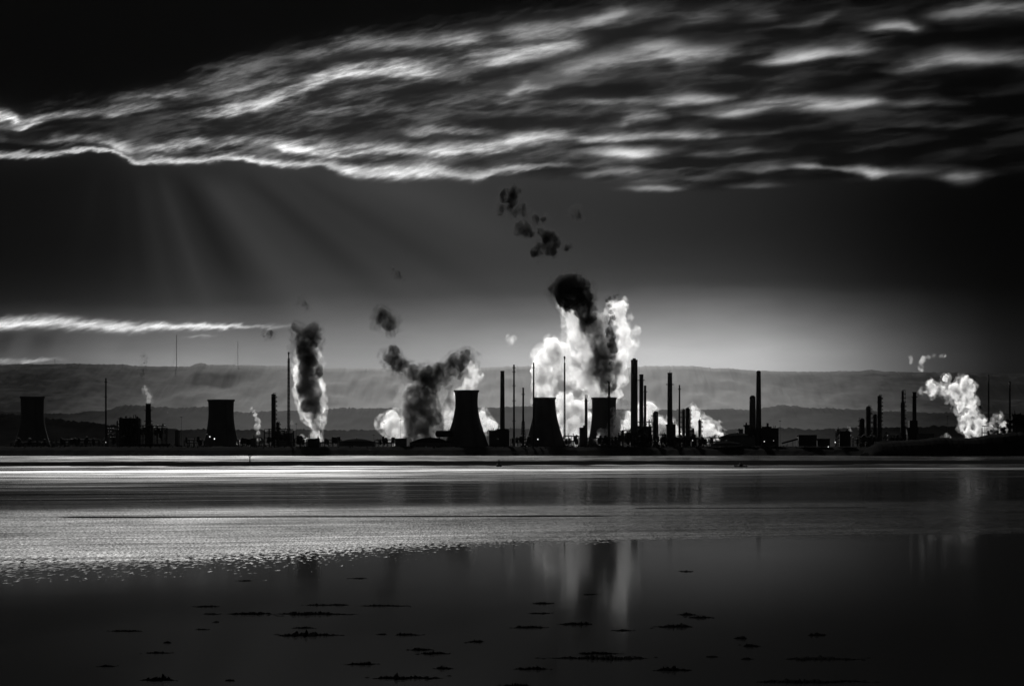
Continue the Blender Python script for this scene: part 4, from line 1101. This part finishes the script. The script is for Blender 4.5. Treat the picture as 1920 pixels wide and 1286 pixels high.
plume('steam_plume', 'low boiling bank of white steam between the two central cooling towers', 'steam', 4280, [
    ('steam_bank', 'steam', [(1048, 745, 9), (1055, 758, 13), (1068, 772, 16), (1084, 764, 15), (1095, 755, 10), (1060, 788, 16), (1078, 795, 19), (1097, 785, 17), (1060, 808, 13), (1080, 815, 14), (1100, 808, 14), (1068, 745, 7), (1050, 778, 10)])], 21, 1.2)
plume('steam_plume', 'small white puff at the foot of the veiled cooling tower', 'steam', 4080, [
    ('steam_puff', 'steam', [(1133, 822, 6), (1132, 815, 6), (1129, 826, 5), (1136, 829, 5)])], 23, .6, 1.1)
plume('steam_plume', 'white steam licking up between the veiled cooling tower and the tallest chimney', 'steam', 4110, [
    ('steam_cloud', 'steam', [(1157, 816, 9), (1160, 803, 10), (1158, 790, 9), (1166, 808, 9), (1152, 808, 7), (1180, 782, 9), (1176, 795, 9)])], 25)
plume('steam_plume', 'white steam ball rising behind the slim stack right of the tallest chimney', 'steam', 4160, [
    ('steam_cloud', 'steam', [(1216, 788, 11), (1217, 775, 13), (1218, 764, 12), (1204, 776, 11), (1200, 766, 9), (1206, 790, 10)])], 27)
plume('steam_bank', 'grey and white steam streaming left of the rod chimney', 'steam', 4150, [
    ('steam_bank', 'grey', [(1236, 815, 12), (1228, 818, 10), (1244, 810, 13), (1232, 805, 10), (1250, 818, 9)]),
    ('sunlit_edge', 'steam', [(1238, 789, 9), (1246, 797, 8), (1242, 785, 6), (1252, 803, 6)])], 29)
plume('steam_plume', 'bright rag of steam between the rod chimney and the slender stack', 'steam', 4120, [
    ('steam_rag', 'steam', [(1265, 800, 7), (1269, 810, 8), (1278, 817, 9), (1262, 790, 5), (1284, 822, 6)])], 31)
plume('steam_plume', 'slanting white steam drifting right of the ragged wide column', 'steam', 4110, [
    ('steam_drift', 'steam', [(1298, 768, 5), (1301, 778, 9), (1305, 790, 12), (1312, 798, 12), (1322, 795, 10), (1328, 803, 11), (1337, 808, 10), (1346, 812, 7), (1352, 815, 5), (1318, 812, 11), (1310, 776, 6)])], 33)
plume('steam_plume', 'large ragged white steam cloud leaning left near the right edge', 'steam', 4080, [
    ('steam_cloud', 'ragged', [(1846, 813, 6), (1838, 806, 10), (1826, 810, 9), (1815, 812, 9), (1832, 792, 11), (1818, 795, 11), (1808, 800, 8), (1825, 780, 9), (1812, 780, 11), (1802, 768, 9), (1815, 764, 10), (1822, 752, 8), (1806, 752, 12), (1796, 742, 11), (1813, 738, 11), (1820, 728, 8), (1800, 726, 12), (1810, 716, 10), (1788, 732, 11), (1775, 736, 8), (1766, 728, 9), (1752, 728, 8), (1742, 722, 7), (1735, 733, 5), (1748, 736, 6), (1770, 711, 5), (1775, 705, 4)])], 35, 1.5)
plume('steam_wisp', 'broken white wisp high above the ragged steam cloud at the right', 'steam', 4080, [
    ('steam_wisp', 'thin_steam', [(1727, 690, 6), (1728, 680, 6), (1733, 673, 6), (1742, 670, 5), (1751, 667, 4), (1708, 671, 5), (1706, 678, 4), (1770, 667, 4), (1762, 668, 3)])], 37, .7, 1.1)
plume('steam_plume', 'small torn steam flames under the two thin poles near the right edge', 'steam', 4050, [
    ('steam_flame', 'steam', [(1866, 804, 5), (1858, 801, 5), (1870, 790, 4), (1873, 781, 4), (1880, 798, 6), (1884, 793, 5), (1876, 806, 5)])], 39, .6, 1.1)
plume('steam_plume', 'low white puff on the headland left of the ragged steam cloud', 'steam', 4050, [
    ('steam_puff', 'thin_steam', [(1772, 819, 4), (1779, 818, 3.5), (1766, 820, 3.5), (1775, 815, 2.5)])], 41, .6, 1.1)
plume('steam_wisp', 'thin white wisp rising right of the squat cooling tower', 'steam', 4060, [
    ('steam_wisp', 'thin_steam', [(484, 824, 5), (485, 812, 6), (483, 800, 6), (481, 788, 6), (478, 778, 5), (473, 768, 4)])], 43, .6, 1.1)
plume('steam_plume', 'little curl of steam over the thick short stack of the left process block', 'steam', 4060, [
    ('steam_curl', 'grey', [(279, 752, 5), (279, 744, 6), (277, 737, 5), (273, 730, 4.5), (272, 724, 3)])], 45, .5, 1.0)
plume('steam_wisp', 'faint wisp hanging above the little curl of steam on the left', 'steam', 4060, [
    ('steam_wisp', 'wisp', [(268, 712, 4), (265, 703, 5), (267, 694, 4), (270, 680, 4), (270, 668, 3)])], 47, .5, 1.0)
plume('steam_wisp', 'tiny white wisp above the furnace block', 'steam', 4060, [
    ('steam_wisp', 'thin_steam', [(1593, 815, 4), (1593, 807, 4), (1590, 801, 3.5)])], 49, .4, .9)
plume('steam_puff', 'small white puff floating alone left of the thick white steam', 'steam', 4100, [
    ('steam_puff', 'thin_steam', [(959, 640, 9), (955, 634, 7), (963, 634, 7), (961, 645, 6)])], 51, .8, 1.2)
plume('steam_plume', 'low steam glow at the right foot of the squat cooling tower', 'steam', 4100, [
    ('steam_puff', 'thin_steam', [(450, 829, 5), (444, 831, 4), (456, 826, 3)])], 53, .4, 1.0)
plume('steam_plume', 'low steam puffs on the ground beside the foot of the straight steam column', 'steam', 4100, [
    ('steam_puff', 'thin_steam', [(566, 820, 7), (573, 824, 6), (560, 825, 6), (548, 793, 5)])], 54, .5, 1.1)
plume('shaded_puff', 'solid puff of shade-coloured dark steam floating above the left shaded wing', 'smoke', 4150, [
    ('shaded_puff', 'shaded_steam', [(714, 590, 12), (722, 598, 16), (730, 606, 15), (738, 612, 10), (708, 582, 7), (735, 622, 6)])], 55, 1.2)
WG = 'shade-coloured steam wisps drifting under the cloud'
plume('shaded_steam_wisp', 'largest shade-coloured steam wisp under the cloud, hooked and lowest', 'smoke', 4150, [
    ('shaded_steam_wisp', 'smoke', [(1020, 440, 12), (1028, 447, 14), (1040, 456, 13), (1030, 466, 15), (1018, 468, 13), (1005, 470, 10), (1015, 434, 7), (1060, 462, 7), (1070, 460, 5)])], 57, 1.0, 1.4, WG)
plume('shaded_steam_wisp', 'middle shade-coloured steam wisp above the hooked one', 'smoke', 4150, [
    ('shaded_steam_wisp', 'smoke', [(984, 424, 12), (978, 430, 11), (992, 436, 10), (970, 436, 6)])], 58, 1.0, 1.4, WG)
plume('shaded_steam_wisp', 'broken shade-coloured steam wisp with two knots, topmost', 'smoke', 4150, [
    ('shaded_steam_wisp', 'wisp', [(950, 366, 12), (960, 368, 13), (970, 356, 10), (942, 372, 8), (966, 392, 13), (957, 392, 10), (975, 390, 10), (940, 394, 10), (988, 400, 8), (1004, 410, 7), (1020, 411, 6)])], 59, 1.0, 1.4, WG)
plume('shaded_steam_wisp', 'small faint smudge of shade-coloured steam right of the topmost wisp', 'smoke', 4150, [
    ('shaded_steam_wisp', 'wisp', [(1083, 402, 11), (1076, 406, 7)])], 60, .8, 1.4, WG)
plume('shaded_steam_wisp', 'faint curled wisp above the straight steam column', 'smoke', 4060, [
    ('shaded_steam_wisp', 'wisp', [(570, 569, 7), (562, 571, 5), (580, 572, 4), (575, 580, 4)])], 61, .8, 1.3, WG)
plume('shaded_steam_wisp', 'faint smear of shade-coloured steam left of the top of the straight steam column', 'smoke', 4060, [
    ('shaded_steam_wisp', 'wisp', [(505, 627, 7), (497, 628, 5), (513, 628, 4)])], 62, .8, 1.3, WG)
plume('shaded_steam_wisp', 'faint speck of shade-coloured steam above the floating dark puff', 'smoke', 4150, [
    ('shaded_steam_wisp', 'wisp', [(745, 513, 8), (738, 505, 5), (750, 520, 5)])], 63, .8, 1.3, WG)

# ------------------------------------------------------------------ haze
m = bpy.data.materials.new('haze_air'); m.use_nodes = True; nt = m.node_tree; nt.nodes.clear()
out = nt.nodes.new('ShaderNodeOutputMaterial'); v = nt.nodes.new('ShaderNodeVolumePrincipled')
v.inputs['Density'].default_value = 3.3e-6; v.inputs['Color'].default_value = (.95, .95, .95, 1); v.inputs['Anisotropy'].default_value = .997
nt.links.new(v.outputs[0], out.inputs['Volume'])
hb = MB().box(-26000, 26000, -400, 50000, -2.0, 1700).build('haze', m); hb['kind'] = 'stuff'

# ------------------------------------------------------------------ camera and render
cd = bpy.data.cameras.new('camera'); cam = bpy.data.objects.new('camera', cd); COL.objects.link(cam)
cd.sensor_width = 36.0; cd.lens = 100.0; cd.clip_start = 1.0; cd.clip_end = 120000.0
cam.location = (0, 0, EYE); cam.rotation_euler = (R(90), 0, 0); cd.shift_y = (HOR - 643.0) / 1920.0
SC.camera = cam
SC.render.engine = 'CYCLES'
c = SC.cycles
c.use_denoising = True; c.max_bounces = 6; c.volume_bounces = 1; c.diffuse_bounces = 2; c.glossy_bounces = 2; c.transparent_max_bounces = 16
c.volume_max_steps = 256; c.sample_clamp_indirect = 4.0; c.sample_clamp_direct = 0.0; c.caustics_reflective = False
vs_ = SC.view_settings
vs_.view_transform = 'Standard'; vs_.look = 'None'; vs_.exposure = 0.0; vs_.gamma = 1.0
